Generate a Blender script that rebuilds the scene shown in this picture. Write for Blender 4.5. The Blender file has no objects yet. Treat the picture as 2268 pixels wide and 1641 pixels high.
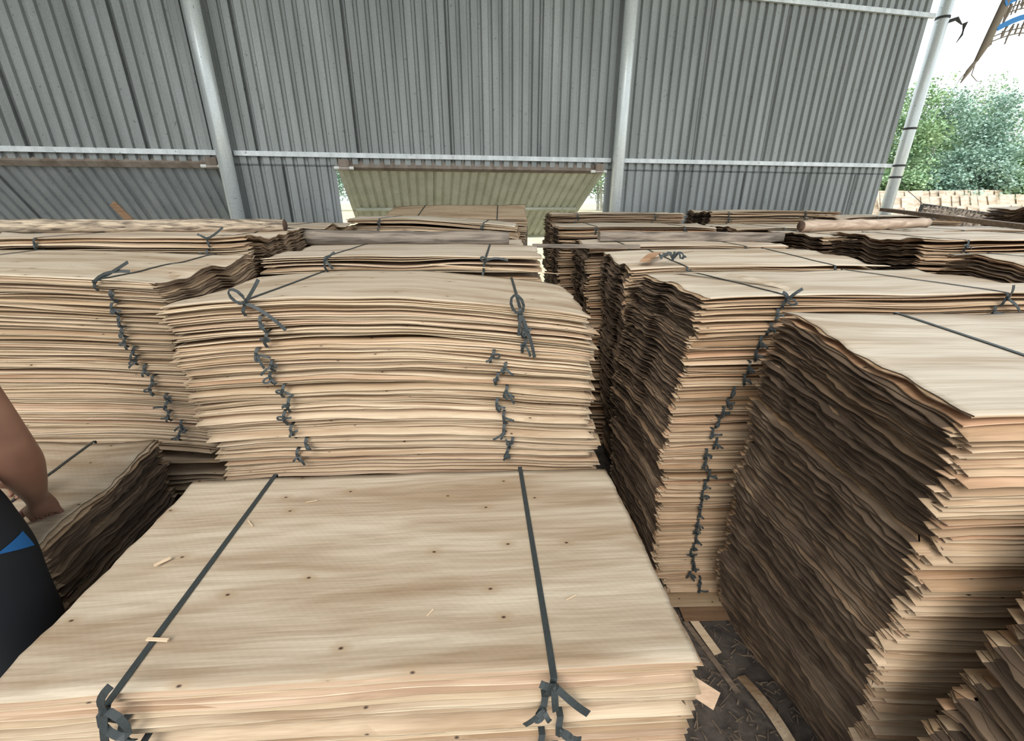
import bpy, bmesh, math, random
import numpy as np
from mathutils import Vector, Matrix

# ------------------------------------------------------------------ scene, camera, light
sc = bpy.context.scene
C = sc.collection
cam_d = bpy.data.cameras.new('camera')
cam_d.sensor_fit = 'HORIZONTAL'; cam_d.sensor_width = 36.0
cam_d.lens = 36.0 * 955 / 2268
cam_d.clip_start = 0.02; cam_d.clip_end = 500
cam = bpy.data.objects.new('camera', cam_d); C.objects.link(cam)
cam.location = (0, 0, 1.75); cam.rotation_euler = (math.radians(90 - 21.4), 0, 0)
sc.camera = cam

w = bpy.data.worlds.new('world'); sc.world = w; w.use_nodes = True
nt = w.node_tree; bg = nt.nodes['Background']
tc = nt.nodes.new('ShaderNodeTexCoord'); sp = nt.nodes.new('ShaderNodeSeparateXYZ')
rp = nt.nodes.new('ShaderNodeValToRGB')
rp.color_ramp.elements[0].position = 0.0; rp.color_ramp.elements[0].color = (0.90, 0.95, 1.0, 1)
rp.color_ramp.elements[1].position = 0.8; rp.color_ramp.elements[1].color = (0.80, 0.90, 1.0, 1)
nt.links.new(tc.outputs['Generated'], sp.inputs[0]); nt.links.new(sp.outputs['Z'], rp.inputs[0])
nt.links.new(rp.outputs[0], bg.inputs['Color']); bg.inputs['Strength'].default_value = 1.9

def add_sun():
    d = bpy.data.lights.new('veiled_sun', 'SUN'); d.energy = 2.9; d.angle = math.radians(38)
    d.color = (1.0, 0.965, 0.91)
    o = bpy.data.objects.new('veiled_sun', d); C.objects.link(o)
    o.rotation_euler = (math.radians(47), 0, math.radians(-14))
add_sun()
sc.view_settings.view_transform = 'Standard'; sc.view_settings.look = 'None'
sc.view_settings.gamma = 1.0; sc.view_settings.use_curve_mapping = False
sc.view_settings.exposure = -0.08

PI = math.pi
PHI = math.atan(0.208)

# ------------------------------------------------------------------ materials
def mat_new(name, rough=0.7, metal=0.0):
    m = bpy.data.materials.new(name); m.use_nodes = True
    b = m.node_tree.nodes['Principled BSDF']
    b.inputs['Roughness'].default_value = rough; b.inputs['Metallic'].default_value = metal
    return m, m.node_tree, b
def N(nt, t, **kw):
    n = nt.nodes.new(t)
    for k, v in kw.items():
        if k in n.inputs: n.inputs[k].default_value = v
        else: setattr(n, k, v)
    return n
def L(nt, a, b): nt.links.new(a, b)
def mix(nt, fac, a, b, mode='MIX'):
    n = nt.nodes.new('ShaderNodeMix'); n.data_type = 'RGBA'; n.blend_type = mode
    for sock, v in ((n.inputs[0], fac), (n.inputs[6], a), (n.inputs[7], b)):
        if hasattr(v, 'is_output'): nt.links.new(v, sock)
        elif isinstance(v, (int, float)): sock.default_value = v
        else: sock.default_value = (*v, 1)
    return n.outputs[2]
def ramp(nt, src, stops):
    r = nt.nodes.new('ShaderNodeValToRGB'); cr = r.color_ramp
    while len(cr.elements) < len(stops): cr.elements.new(0.5)
    for e, (p, c) in zip(cr.elements, stops):
        e.position = p; e.color = (*c, 1) if len(c) == 3 else c
    nt.links.new(src, r.inputs[0]); return r.outputs[0]
def bump(nt, b, h, s, d=0.001):
    n = nt.nodes.new('ShaderNodeBump'); n.inputs['Strength'].default_value = s; n.inputs['Distance'].default_value = d
    nt.links.new(h, n.inputs['Height']); nt.links.new(n.outputs[0], b.inputs['Normal'])

def veneer_mat(name, pale, tan, pink, knots=0.5, waffle=0.0, var=0.5):
    m, nt, b = mat_new(name, 0.62)
    b.inputs['Specular IOR Level'].default_value = 0.25
    co = N(nt, 'ShaderNodeTexCoord'); oi = N(nt, 'ShaderNodeObjectInfo')
    off = N(nt, 'ShaderNodeVectorMath', operation='SCALE'); off.inputs[0].default_value = (7.3, 9.1, 3.7)
    L(nt, oi.outputs['Random'], off.inputs['Scale'])
    add = N(nt, 'ShaderNodeVectorMath', operation='ADD'); L(nt, co.outputs['Object'], add.inputs[0]); L(nt, off.outputs[0], add.inputs[1])
    def noise(scale, sx, sy, sz=1.0, det=3):
        mp = N(nt, 'ShaderNodeMapping'); mp.inputs['Scale'].default_value = (sx, sy, sz); L(nt, add.outputs[0], mp.inputs[0])
        n = N(nt, 'ShaderNodeTexNoise'); n.inputs['Scale'].default_value = scale; n.inputs['Detail'].default_value = det
        n.inputs['Distortion'].default_value = 0.6
        L(nt, mp.outputs[0], n.inputs['Vector']); return n.outputs['Fac']
    big = noise(3.0, 0.45, 3.2, 3.0, 4); fine = noise(30, 0.12, 3.2, 3, 3); fib = noise(90, 0.05, 4.0, 4, 2)
    tone = N(nt, 'ShaderNodeMath', operation='FRACT'); mu = N(nt, 'ShaderNodeMath', operation='MULTIPLY'); mu.inputs[1].default_value = 17.13
    L(nt, oi.outputs['Random'], mu.inputs[0]); L(nt, mu.outputs[0], tone.inputs[0])
    base = ramp(nt, oi.outputs['Random'], [(0.0, pale), (0.45, pale), (0.62, tan), (0.8, pink), (1.0, pale)])
    base = mix(nt, var, pale, base)
    dark = mix(nt, 1.0, base, (0.64, 0.55, 0.47), 'MULTIPLY')
    c = mix(nt, ramp(nt, big, [(0.44, (0, 0, 0)), (0.68, (0.95, 0.95, 0.95))]), base, dark)
    fm = ramp(nt, fine, [(0.35, (0.86, 0.83, 0.79)), (0.6, (1.04, 1.03, 1.02))])
    c = mix(nt, 1.0, c, fm, 'MULTIPLY')
    c = mix(nt, 1.0, c, ramp(nt, fib, [(0.3, (0.90, 0.88, 0.86)), (0.65, (1.04, 1.04, 1.04))]), 'MULTIPLY')
    vm = ramp(nt, tone.outputs[0], [(0, (0.84, 0.83, 0.81)), (1, (1.05, 1.05, 1.05))])
    c = mix(nt, 1.0, c, vm, 'MULTIPLY')
    if knots > 0:
        mp = N(nt, 'ShaderNodeMapping'); mp.inputs['Scale'].default_value = (0.62, 1.0, 0.0); L(nt, add.outputs[0], mp.inputs[0])
        vo = N(nt, 'ShaderNodeTexVoronoi'); vo.inputs['Scale'].default_value = 10.5; vo.voronoi_dimensions = '2D'
        L(nt, mp.outputs[0], vo.inputs['Vector'])
        r1 = ramp(nt, vo.outputs['Distance'], [(0.016, (1, 1, 1)), (0.042, (0, 0, 0))])
        r2 = ramp(nt, vo.outputs['Distance'], [(0.03, (0.65, 0.65, 0.65)), (0.20, (0, 0, 0))])
        sx = N(nt, 'ShaderNodeSeparateColor'); L(nt, vo.outputs['Color'], sx.inputs[0])
        gate = ramp(nt, sx.outputs[0], [(0.50, (0, 0, 0)), (0.52, (1, 1, 1))])
        halo = mix(nt, 1.0, r2, gate, 'MULTIPLY')
        c = mix(nt, halo, c, (0.36, 0.25, 0.15))
        kk = mix(nt, 1.0, r1, gate, 'MULTIPLY')
        c = mix(nt, kk, c, (0.06, 0.035, 0.02))
    L(nt, c, b.inputs['Base Color'])
    if waffle > 0:
        wv = N(nt, 'ShaderNodeTexWave'); wv.inputs['Scale'].default_value = 32; wv.bands_direction = 'DIAGONAL'; L(nt, co.outputs['Object'], wv.inputs[0])
        mp = N(nt, 'ShaderNodeMapping'); mp.inputs['Scale'].default_value = (-1, 1, 1); L(nt, co.outputs['Object'], mp.inputs[0])
        w2 = N(nt, 'ShaderNodeTexWave'); w2.inputs['Scale'].default_value = 32; w2.bands_direction = 'DIAGONAL'; L(nt, mp.outputs[0], w2.inputs[0])
        h = N(nt, 'ShaderNodeMath', operation='ADD'); L(nt, wv.outputs['Fac'], h.inputs[0]); L(nt, w2.outputs['Fac'], h.inputs[1])
        h2 = N(nt, 'ShaderNodeMath', operation='MULTIPLY_ADD'); h2.inputs[1].default_value = waffle; L(nt, h.outputs[0], h2.inputs[0]); L(nt, fine, h2.inputs[2])
        bump(nt, b, h2.outputs[0], 0.5, 0.0012)
    else:
        bump(nt, b, fine, 0.35, 0.001)
    return m
PALE = (0.72, 0.60, 0.44); TAN = (0.58, 0.43, 0.28); PINK = (0.62, 0.42, 0.31)
M = {}
M['veneer'] = veneer_mat('veneer_wood', (0.55, 0.43, 0.30), (0.46, 0.33, 0.20), (0.55, 0.39, 0.27), var=0.9)
M['edge'] = veneer_mat('veneer_cut_edge', (0.74, 0.63, 0.46), (0.66, 0.53, 0.37), (0.70, 0.56, 0.42), knots=0, var=0.8)
M['edge_orange'] = veneer_mat('veneer_cut_edge_warm', (0.68, 0.54, 0.38), (0.58, 0.43, 0.28), (0.62, 0.43, 0.29), knots=0, var=0.8)
M['veneer_orange'] = veneer_mat('veneer_wood_warm', (0.54, 0.40, 0.265), (0.42, 0.28, 0.165), (0.50, 0.30, 0.18), var=0.9)
M['veneer_top'] = veneer_mat('veneer_face', (0.64, 0.55, 0.43), (0.62, 0.52, 0.395), (0.65, 0.54, 0.42), waffle=0.13, var=0.6)
M['veneer_top_clean'] = veneer_mat('veneer_face_clean', (0.70, 0.625, 0.515), (0.66, 0.565, 0.44), (0.69, 0.575, 0.46), knots=0)
def end_mat(name, c1, c2, c3):
    m, nt, b = mat_new(name, 0.85)
    co = N(nt, 'ShaderNodeTexCoord'); oi = N(nt, 'ShaderNodeObjectInfo')
    n = N(nt, 'ShaderNodeTexNoise'); n.inputs['Scale'].default_value = 9; n.inputs['Detail'].default_value = 6
    L(nt, co.outputs['Object'], n.inputs[0])
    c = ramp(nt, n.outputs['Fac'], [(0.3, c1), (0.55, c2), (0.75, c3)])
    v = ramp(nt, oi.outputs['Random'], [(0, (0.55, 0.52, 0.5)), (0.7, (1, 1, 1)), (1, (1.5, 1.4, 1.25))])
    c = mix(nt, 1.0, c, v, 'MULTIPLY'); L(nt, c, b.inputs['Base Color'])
    n2 = N(nt, 'ShaderNodeTexNoise'); n2.inputs['Scale'].default_value = 260; L(nt, co.outputs['Object'], n2.inputs[0])
    bump(nt, b, n2.outputs['Fac'], 0.5, 0.001)
    return m
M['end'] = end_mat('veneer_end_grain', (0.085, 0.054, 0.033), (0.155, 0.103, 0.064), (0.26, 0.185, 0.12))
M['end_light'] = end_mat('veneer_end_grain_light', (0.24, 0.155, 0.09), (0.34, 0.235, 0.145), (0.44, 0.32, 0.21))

m, nt, b = mat_new('strap_plastic', 0.38); b.inputs['Base Color'].default_value = (0.05, 0.058, 0.056, 1); b.inputs['Roughness'].default_value = 0.5; b.inputs['Specular IOR Level'].default_value = 0.3
n = N(nt, 'ShaderNodeTexNoise'); n.inputs['Scale'].default_value = 60
L(nt, ramp(nt, n.outputs['Fac'], [(0.3, (0.026, 0.031, 0.030)), (0.7, (0.056, 0.065, 0.064))]), b.inputs['Base Color']); M['strap'] = m
m, nt, b = mat_new('strap_plastic_pale', 0.3); b.inputs['Base Color'].default_value = (0.42, 0.47, 0.52, 1); M['strap_pale'] = m

def steel(name, c1, c2, rough, metal, scale=6, streak=True):
    m, nt, b = mat_new(name, rough, metal)
    co = N(nt, 'ShaderNodeTexCoord'); oi = N(nt, 'ShaderNodeObjectInfo')
    mp = N(nt, 'ShaderNodeMapping'); mp.inputs['Scale'].default_value = (1, 1, 0.12 if streak else 1); L(nt, co.outputs['Object'], mp.inputs[0])
    n = N(nt, 'ShaderNodeTexNoise'); n.inputs['Scale'].default_value = scale; n.inputs['Detail'].default_value = 6; L(nt, mp.outputs[0], n.inputs[0])
    c = ramp(nt, n.outputs['Fac'], [(0.3, c1), (0.7, c2)])
    v = ramp(nt, oi.outputs['Random'], [(0, (0.9, 0.9, 0.9)), (1, (1.08, 1.08, 1.08))])
    c = mix(nt, 1.0, c, v, 'MULTIPLY')
    sp = N(nt, 'ShaderNodeTexNoise'); sp.inputs['Scale'].default_value = 120; sp.inputs['Detail'].default_value = 3; L(nt, co.outputs['Object'], sp.inputs[0])
    c = mix(nt, 1.0, c, ramp(nt, sp.outputs['Fac'], [(0.3, (0.82, 0.82, 0.82)), (0.65, (1.06, 1.06, 1.06))]), 'MULTIPLY')
    d = N(nt, 'ShaderNodeTexNoise'); d.inputs['Scale'].default_value = 28; d.inputs['Detail'].default_value = 1; L(nt, co.outputs['Object'], d.inputs[0])
    c = mix(nt, ramp(nt, d.outputs['Fac'], [(0.735, (0, 0, 0)), (0.76, (0.5, 0.5, 0.5))]), c, (0.07, 0.07, 0.06))
    L(nt, c, b.inputs['Base Color']); return m
M['sheet_metal'] = steel('corrugated_iron', (0.20, 0.215, 0.205), (0.31, 0.33, 0.32), 0.5, 0.25)
M['sheet_olive'] = steel('corrugated_iron_weathered', (0.62, 0.63, 0.50), (0.78, 0.79, 0.65), 0.6, 0.0)
M['sheet_blue'] = steel('corrugated_iron_dusty', (0.30, 0.33, 0.34), (0.40, 0.43, 0.44), 0.55, 0.2)
M['galv'] = steel('galvanised_tube', (0.56, 0.61, 0.60), (0.80, 0.85, 0.84), 0.30, 0.25, 9)
M['girt'] = steel('galvanised_girt', (0.50, 0.54, 0.54), (0.74, 0.78, 0.78), 0.45, 0.2, 14)
M['rust'] = steel('rusty_rail', (0.17, 0.13, 0.10), (0.32, 0.27, 0.22), 0.8, 0.1, 14)
M['roof'] = steel('roof_iron', (0.40, 0.42, 0.42), (0.52, 0.54, 0.54), 0.55, 0.2)

def simple(name, c, rough=0.7, c2=None, scale=20, stretch=(1, 1, 1), bmp=0.0):
    m, nt, b = mat_new(name, rough)
    if c2 is None: b.inputs['Base Color'].default_value = (*c, 1); return m
    co = N(nt, 'ShaderNodeTexCoord'); mp = N(nt, 'ShaderNodeMapping'); mp.inputs['Scale'].default_value = stretch
    L(nt, co.outputs['Object'], mp.inputs[0])
    n = N(nt, 'ShaderNodeTexNoise'); n.inputs['Scale'].default_value = scale; n.inputs['Detail'].default_value = 7; n.inputs['Distortion'].default_value = 0.4
    L(nt, mp.outputs[0], n.inputs[0])
    L(nt, ramp(nt, n.outputs['Fac'], [(0.32, c), (0.68, c2)]), b.inputs['Base Color'])
    if bmp: bump(nt, b, n.outputs['Fac'], bmp, 0.01)
    return m
M['log_grey'] = simple('weathered_log', (0.10, 0.080, 0.062), 0.85, (0.34, 0.28, 0.22), 14, (0.25, 3, 3), 0.6)
M['log_pale'] = simple('peeled_log', (0.34, 0.24, 0.17), 0.8, (0.66, 0.52, 0.40), 10, (0.5, 3, 3), 0.4)
M['log_bark'] = simple('barky_log', (0.10, 0.075, 0.055), 0.9, (0.66, 0.53, 0.38), 14, (0.55, 5, 5), 1.0)
M['log_end'] = simple('log_end', (0.07, 0.04, 0.03), 0.9, (0.15, 0.09, 0.06), 20)
M['plank'] = simple('plank_wood', (0.14, 0.10, 0.07), 0.8, (0.26, 0.19, 0.13), 18, (0.2, 3, 3))
M['plank_orange'] = simple('plank_orange', (0.15, 0.085, 0.045), 0.8, (0.25, 0.145, 0.075), 18, (0.2, 3, 3))
M['sliver'] = simple('pale_sliver', (0.62, 0.44, 0.27), 0.7, (0.76, 0.60, 0.42), 22, (0.3, 4, 4))
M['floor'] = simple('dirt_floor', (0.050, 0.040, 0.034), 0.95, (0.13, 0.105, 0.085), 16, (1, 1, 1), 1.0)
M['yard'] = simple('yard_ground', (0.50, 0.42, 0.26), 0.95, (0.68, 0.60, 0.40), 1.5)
M['skin'] = simple('skin', (0.23, 0.115, 0.078), 0.45, (0.29, 0.15, 0.10), 14)
M['shorts'] = simple('shorts_black', (0.010, 0.012, 0.015), 0.8)
M['shorts_blue'] = simple('shorts_blue', (0.015, 0.13, 0.36), 0.75)
M['hair'] = simple('hair_black', (0.012, 0.010, 0.009), 0.6)
M['bark'] = simple('tree_bark', (0.20, 0.20, 0.17), 0.9, (0.38, 0.38, 0.33), 5)
def leaf_mat(name, a, c):
    m, nt, b = mat_new(name, 0.6)
    co = N(nt, 'ShaderNodeTexCoord'); n = N(nt, 'ShaderNodeTexNoise'); n.inputs['Scale'].default_value = 0.9; n.inputs['Detail'].default_value = 4
    L(nt, co.outputs['Object'], n.inputs[0])
    L(nt, ramp(nt, n.outputs['Fac'], [(0.35, a), (0.65, c)]), b.inputs['Base Color'])
    b.inputs['Transmission Weight'].default_value = 0.0
    return m
M['leaf_a'] = leaf_mat('foliage_blue_green_hazed', (0.22, 0.36, 0.27), (0.40, 0.54, 0.44))  # both leaf greens are paled: distance haze is painted into the colour
M['leaf_b'] = leaf_mat('foliage_green_hazed', (0.22, 0.37, 0.19), (0.42, 0.57, 0.32))
M['mat_weave'] = simple('woven_mat', (0.12, 0.095, 0.075), 0.9, (0.55, 0.46, 0.37), 26, (1, 1, 1), 0.5)
M['dark_trim'] = simple('dark_trim', (0.045, 0.045, 0.042), 0.8)
M['blue_ribbon'] = simple('blue_ribbon', (0.02, 0.20, 0.50), 0.5)
M['straw'] = simple('straw_fringe', (0.24, 0.20, 0.15), 0.9)
M['white_bit'] = simple('white_paint', (0.75, 0.75, 0.70), 0.6)

# ------------------------------------------------------------------ object helpers
def link(name, me, parent=None, mats=(), kind=None, smooth=False):
    o = bpy.data.objects.new(name, me); C.objects.link(o)
    if parent is not None: o.parent = parent
    for mm in mats:
        me.materials.append(mm)
    if kind: o['kind'] = kind
    if smooth: me.polygons.foreach_set('use_smooth', [True] * len(me.polygons))
    return o
def empty(name, label=None, cat=None, loc=(0, 0, 0), rz=0, group=None, kind=None):
    o = bpy.data.objects.new(name, None); C.objects.link(o); o.location = loc; o.rotation_euler = (0, 0, rz)
    o.empty_display_size = 0.05
    tag(o, label, cat, group, kind); return o
def tag(o, label=None, cat=None, group=None, kind=None):
    if label: o['label'] = label
    if cat: o['category'] = cat
    if group: o['group'] = group
    if kind: o['kind'] = kind
    return o
def mesh(name, vs, fs):
    me = bpy.data.meshes.new(name); me.from_pydata([tuple(v) for v in vs], [], fs); me.update(); return me
class MB:
    def __init__(s): s.v = []; s.f = []; s.mi = []
    def add(s, vs, fs, mi=0):
        k = len(s.v); s.v += [tuple(v) for v in vs]; s.f += [tuple(i + k for i in f) for f in fs]; s.mi += [mi] * len(fs)
    def box(s, x0, x1, y0, y1, z0, z1, mi=0, mat=None):
        vs = [Vector(p) for p in ((x0,y0,z0),(x1,y0,z0),(x1,y1,z0),(x0,y1,z0),(x0,y0,z1),(x1,y0,z1),(x1,y1,z1),(x0,y1,z1))]
        if mat is not None: vs = [mat @ v for v in vs]
        s.add(vs, [(0,3,2,1),(4,5,6,7),(0,1,5,4),(1,2,6,5),(2,3,7,6),(3,0,4,7)], mi)
    def tube(s, pts, rad, n=10, mi=0, cap_mi=None, jit=0, rng=None):
        pts = [Vector(p) for p in pts]; rings = []
        if not hasattr(rad, '__len__'): rad = [rad] * len(pts)
        ph = [1 + (rng.uniform(-jit, jit) if jit else 0) for _ in range(n)]
        for i, p in enumerate(pts):
            t = (pts[min(i + 1, len(pts) - 1)] - pts[max(i - 1, 0)]).normalized()
            a = t.cross(Vector((0, 0, 1)));
            if a.length < 0.05: a = t.cross(Vector((0, 1, 0)))
            a.normalize(); bb = t.cross(a)
            rings.append([p + (a * math.cos(q * 2 * PI / n) + bb * math.sin(q * 2 * PI / n)) * rad[i] * ph[q] for q in range(n)])
        vs = [v for r in rings for v in r]; fs = []
        for i in range(len(pts) - 1):
            for q in range(n): fs.append((i*n+q, i*n+(q+1)%n, (i+1)*n+(q+1)%n, (i+1)*n+q))
        s.add(vs, fs, mi)
        k = len(s.v) - len(vs)
        s.f.append(tuple(k + q for q in range(n))[::-1]); s.mi.append(mi if cap_mi is None else cap_mi)
        s.f.append(tuple(k + (len(pts)-1)*n + q for q in range(n))); s.mi.append(mi if cap_mi is None else cap_mi)
    def ribbon(s, pts, facing, wd, t=0.0008, mi=0):
        pts = [Vector(p) for p in pts]; vs = []
        fc = Vector(facing).normalized() if not isinstance(facing, list) else None
        last = None
        for i, p in enumerate(pts):
            tn = (pts[min(i + 1, len(pts) - 1)] - pts[max(i - 1, 0)])
            tn = tn.normalized() if tn.length > 1e-9 else Vector((1, 0, 0))
            f = fc if fc is not None else Vector(facing[i]).normalized()
            sd = tn.cross(f)
            if sd.length < 0.12: sd = last if last is not None else Vector((1, 0, 0))
            sd.normalize()
            if last is not None and sd.dot(last) < 0: sd = -sd
            last = sd.copy(); nn = sd.cross(tn).normalized() * t
            h = sd * wd / 2
            vs += [p - h - nn, p + h - nn, p + h + nn, p - h + nn]
        fs = []
        for i in range(len(pts) - 1):
            for q in range(4): fs.append((4*i+q, 4*i+(q+1)%4, 4*i+4+(q+1)%4, 4*i+4+q))
        n = 4 * (len(pts) - 1); fs += [(3, 2, 1, 0), (n, n+1, n+2, n+3)]
        s.add(vs, fs, mi)
    def build(s, name, mats, parent=None, smooth=False, kind=None):
        me = mesh(name, s.v, s.f)
        if not isinstance(mats, (list, tuple)): mats = [mats]
        for mm in mats: me.materials.append(mm)
        if len(mats) > 1: me.polygons.foreach_set('material_index', s.mi)
        bmx = bmesh.new(); bmx.from_mesh(me); bmesh.ops.recalc_face_normals(bmx, faces=bmx.faces); bmx.to_mesh(me); bmx.free()
        return link(name, me, parent, (), kind, smooth)

# ------------------------------------------------------------------ veneer stacks
ORD = ['', 'first', 'second', 'third', 'fourth', 'fifth', 'sixth', 'seventh', 'eighth', 'ninth', 'tenth', 'eleventh', 'twelfth',
       'thirteenth', 'fourteenth', 'fifteenth', 'sixteenth', 'seventeenth', 'eighteenth', 'nineteenth', 'twentieth', 'twenty-first',
       'twenty-second', 'twenty-third', 'twenty-fourth', 'twenty-fifth', 'twenty-sixth', 'twenty-seventh', 'twenty-eighth',
       'twenty-ninth', 'thirtieth', 'thirty-first', 'thirty-second', 'thirty-third', 'thirty-fourth', 'thirty-fifth']
def lerp_tab(tab, z):
    zs = [t[0] for t in tab]; return [float(np.interp(z, zs, [t[k] for t in tab])) for k in range(1, len(tab[0]))]

class Field:
    """height field of a stack: gentle arch plus ripples that grow towards the two ends"""
    def __init__(s, Lx, W, arch, endamp, lam, seed, tilt=(0, 0), frontamp=0.002, backdrop=0.0):
        r = random.Random(seed); s.L = Lx; s.W = W; s.arch = arch; s.ea = endamp; s.tilt = tilt; s.fa = frontamp; s.bd = backdrop
        s.k = [(2*PI/(lam*f*r.uniform(0.85, 1.2)), r.uniform(0, 6.28), r.uniform(-7, 7) * (1 + (f < 1)), a*r.uniform(0.7, 1.2)) for f, a in ((3.1, 1.3), (1.9, 0.8), (1.15, 0.6), (0.7, 0.35), (0.42, 0.2))]
        s.kx = [(2*PI/r.uniform(0.25, 0.8), r.uniform(0, 6.28), r.uniform(1, 5)) for _ in range(3)]
    def __call__(s, x, y, z, top=1.0):
        u = x / s.L
        a = s.arch * top * (4 * u * (1 - u)) ** 1.0 if s.arch else 0
        de = np.minimum(np.abs(x), np.abs(s.L - x))
        en = np.exp(-np.clip(de, 0, 9) / 0.11)
        rip = 0
        for k, p, q, am in s.k: rip = rip + am * np.sin(k * y + p + q * z + 2.5 * u)
        fr = 0
        for k, p, q in s.kx: fr = fr + np.sin(k * x + p + q * z)
        return a + s.ea * 0.4 * en * rip + s.fa * fr + s.tilt[0] * (u - 0.5) * top + s.tilt[1] * (y / s.W - 0.5) * top

def perimeter(Lx, W, nf, ne, nb):
    P = []; E = []      # param position, outward normal, edge id 0 front 1 right 2 back 3 left
    for i in range(nf): P.append((i / nf, 0)); E.append(0 if i else 3)
    for i in range(ne): P.append((1, i / ne)); E.append(1)
    for i in range(nb): P.append((1 - i / nb, 1)); E.append(2)
    for i in range(ne): P.append((0, 1 - i / ne)); E.append(3)
    return np.array(P, float), np.array(E)

TOPO = {}
def ring_topology(n, E):
    key = (n, tuple(E.tolist()))
    if key in TOPO: return TOPO[key]
    fs = []; mi = []
    # 0: outer top, 1: inner top, 2: outer bottom, 3: inner bottom
    def edgetype(i):
        e0, e1 = E[i], E[(i + 1) % n]; return e1 if e0 != e1 and e1 in (1, 2, 3) else e0
    for i in range(n):
        j = (i + 1) % n
        et = E[i]
        isend = 1 if (et == 1 or et == 3) and i != 0 else 0
        edge_in = isend and E[(i + 1) % n] == et and E[i - 1] == et and (i + 1) % n != 0
        fs.append((i, j, n + j, n + i)); mi.append(1 if edge_in else 0)
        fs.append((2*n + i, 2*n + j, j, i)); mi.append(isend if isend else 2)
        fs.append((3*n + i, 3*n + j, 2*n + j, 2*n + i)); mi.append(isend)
    fs.append(tuple(n + i for i in range(n))); mi.append(0)
    fs.append(tuple(3*n + n - 1 - i for i in range(n))); mi.append(0)
    lt = np.array([len(f) for f in fs], np.int32); ls = np.concatenate([[0], np.cumsum(lt)[:-1]]).astype(np.int32)
    lv = np.array([v for f in fs for v in f], np.int32)
    TOPO[key] = (lt, ls, lv, np.array(mi, np.int32)); return TOPO[key]

def fast_mesh(name, co, topo, mats):
    lt, ls, lv, mi = topo
    me = bpy.data.meshes.new(name)
    me.vertices.add(len(co)); me.vertices.foreach_set('co', co.astype(np.float32).ravel())
    me.loops.add(len(lv)); me.loops.foreach_set('vertex_index', lv)
    me.polygons.add(len(lt)); me.polygons.foreach_set('loop_start', ls); me.polygons.foreach_set('loop_total', lt)
    for mm in mats: me.materials.append(mm)
    me.polygons.foreach_set('material_index', mi)
    me.update(calc_edges=True)
    return me

def grid_sheet(name, Lx, W, nx, ny, zf, th, outx, outy, mats):
    us = np.linspace(0, 1, nx + 1); us = 0.5 - 0.5 * np.cos(us * PI) * 0.55 - 0.5 * (1 - 2 * us) * 0.45
    vs = np.linspace(0, 1, ny + 1)
    U, V = np.meshgrid(us, vs)
    X = U * Lx + outx[0] * (1 - U) + outx[1] * U; Y = V * W + outy[0](U * Lx) * (1 - V)
    X = X + outx[2](V * W) * np.where(U < 0.02, 1, 0) + outx[3](V * W) * np.where(U > 0.98, 1, 0)
    Z = zf(X, Y)
    n = (nx + 1) * (ny + 1)
    top = np.stack([X, Y, Z + th / 2], -1).reshape(-1, 3); bot = np.stack([X, Y, Z - th / 2], -1).reshape(-1, 3)
    fs = []; mi = []
    I = lambda i, j: j * (nx + 1) + i
    for j in range(ny):
        for i in range(nx):
            fs.append((I(i, j), I(i+1, j), I(i+1, j+1), I(i, j+1))); mi.append(0)
            fs.append((n+I(i, j), n+I(i, j+1), n+I(i+1, j+1), n+I(i+1, j))); mi.append(0)
    for i in range(nx):
        fs.append((n+I(i, 0), n+I(i+1, 0), I(i+1, 0), I(i, 0))); mi.append(2)
        fs.append((I(i, ny), I(i+1, ny), n+I(i+1, ny), n+I(i, ny))); mi.append(0)
    for j in range(ny):
        fs.append((n+I(0, j+1), n+I(0, j), I(0, j), I(0, j+1))); mi.append(1)
        fs.append((I(nx, j+1), I(nx, j), n+I(nx, j), n+I(nx, j+1))); mi.append(1)
    me = mesh(name, np.concatenate([top, bot]), fs)
    for mm in mats: me.materials.append(mm)
    me.polygons.foreach_set('material_index', mi)
    me.polygons.foreach_set('use_smooth', [f < 2 * nx * ny for f in range(len(fs))])
    return me

def bow(mb, o, rng, sc_=1.0, tails=2, loops=1, spec=None, wd=0.009):
    """knot with flat loops and tails on the front face (local x right, z up, -y out)"""
    o = Vector(o)
    k = []
    mb.tube([o + Vector((-0.006*sc_, -0.004, 0.002)), o + Vector((0, -0.007, 0)), o + Vector((0.006*sc_, -0.004, -0.003))], [0.003, 0.0065*sc_, 0.003], 7)
    fac = (0.15, -1, 0.45)
    spec = spec or ([('l', rng.choice([rng.uniform(-0.5, 0.4), rng.uniform(2.6, 3.9), rng.uniform(-1.6, -1.0)]), rng.uniform(0.022, 0.036)) for _ in range(loops)] +
                    [('t', rng.uniform(-1.5, 0.6) if rng.random() < 0.7 else rng.uniform(2.6, 4.4), rng.uniform(0.025, 0.06)) for _ in range(tails)])
    for kind, a, ln in spec:
        d = Vector((math.cos(a), 0, math.sin(a))); pn = Vector((-math.sin(a), 0, math.cos(a)))
        ln *= sc_
        if kind == 'l':
            pts = []
            for q in range(11):
                th = q / 10 * 2 * PI
                pts.append(o + d * (ln * 0.5 * (1 - math.cos(th))) + pn * (ln * 0.30 * math.sin(th)) + Vector((0, -0.006 - 0.010 * math.sin(th / 2), 0)))
            mb.ribbon(pts, (pn.x*0.3, -0.55, pn.z*0.3 + 0.8), wd * 0.9, 0.0007)
        else:
            cv = rng.uniform(-0.35, 0.35)
            pts = []
            for q in range(6):
                f = q / 5
                p = o + d * (ln * f) + pn * (ln * cv * f * f) + Vector((0, -0.006 - 0.010 * math.sin(f * 2.2), -0.15 * ln * f * f))
                pts.append(p)
            mb.ribbon(pts, fac, wd, 0.0007)

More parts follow.
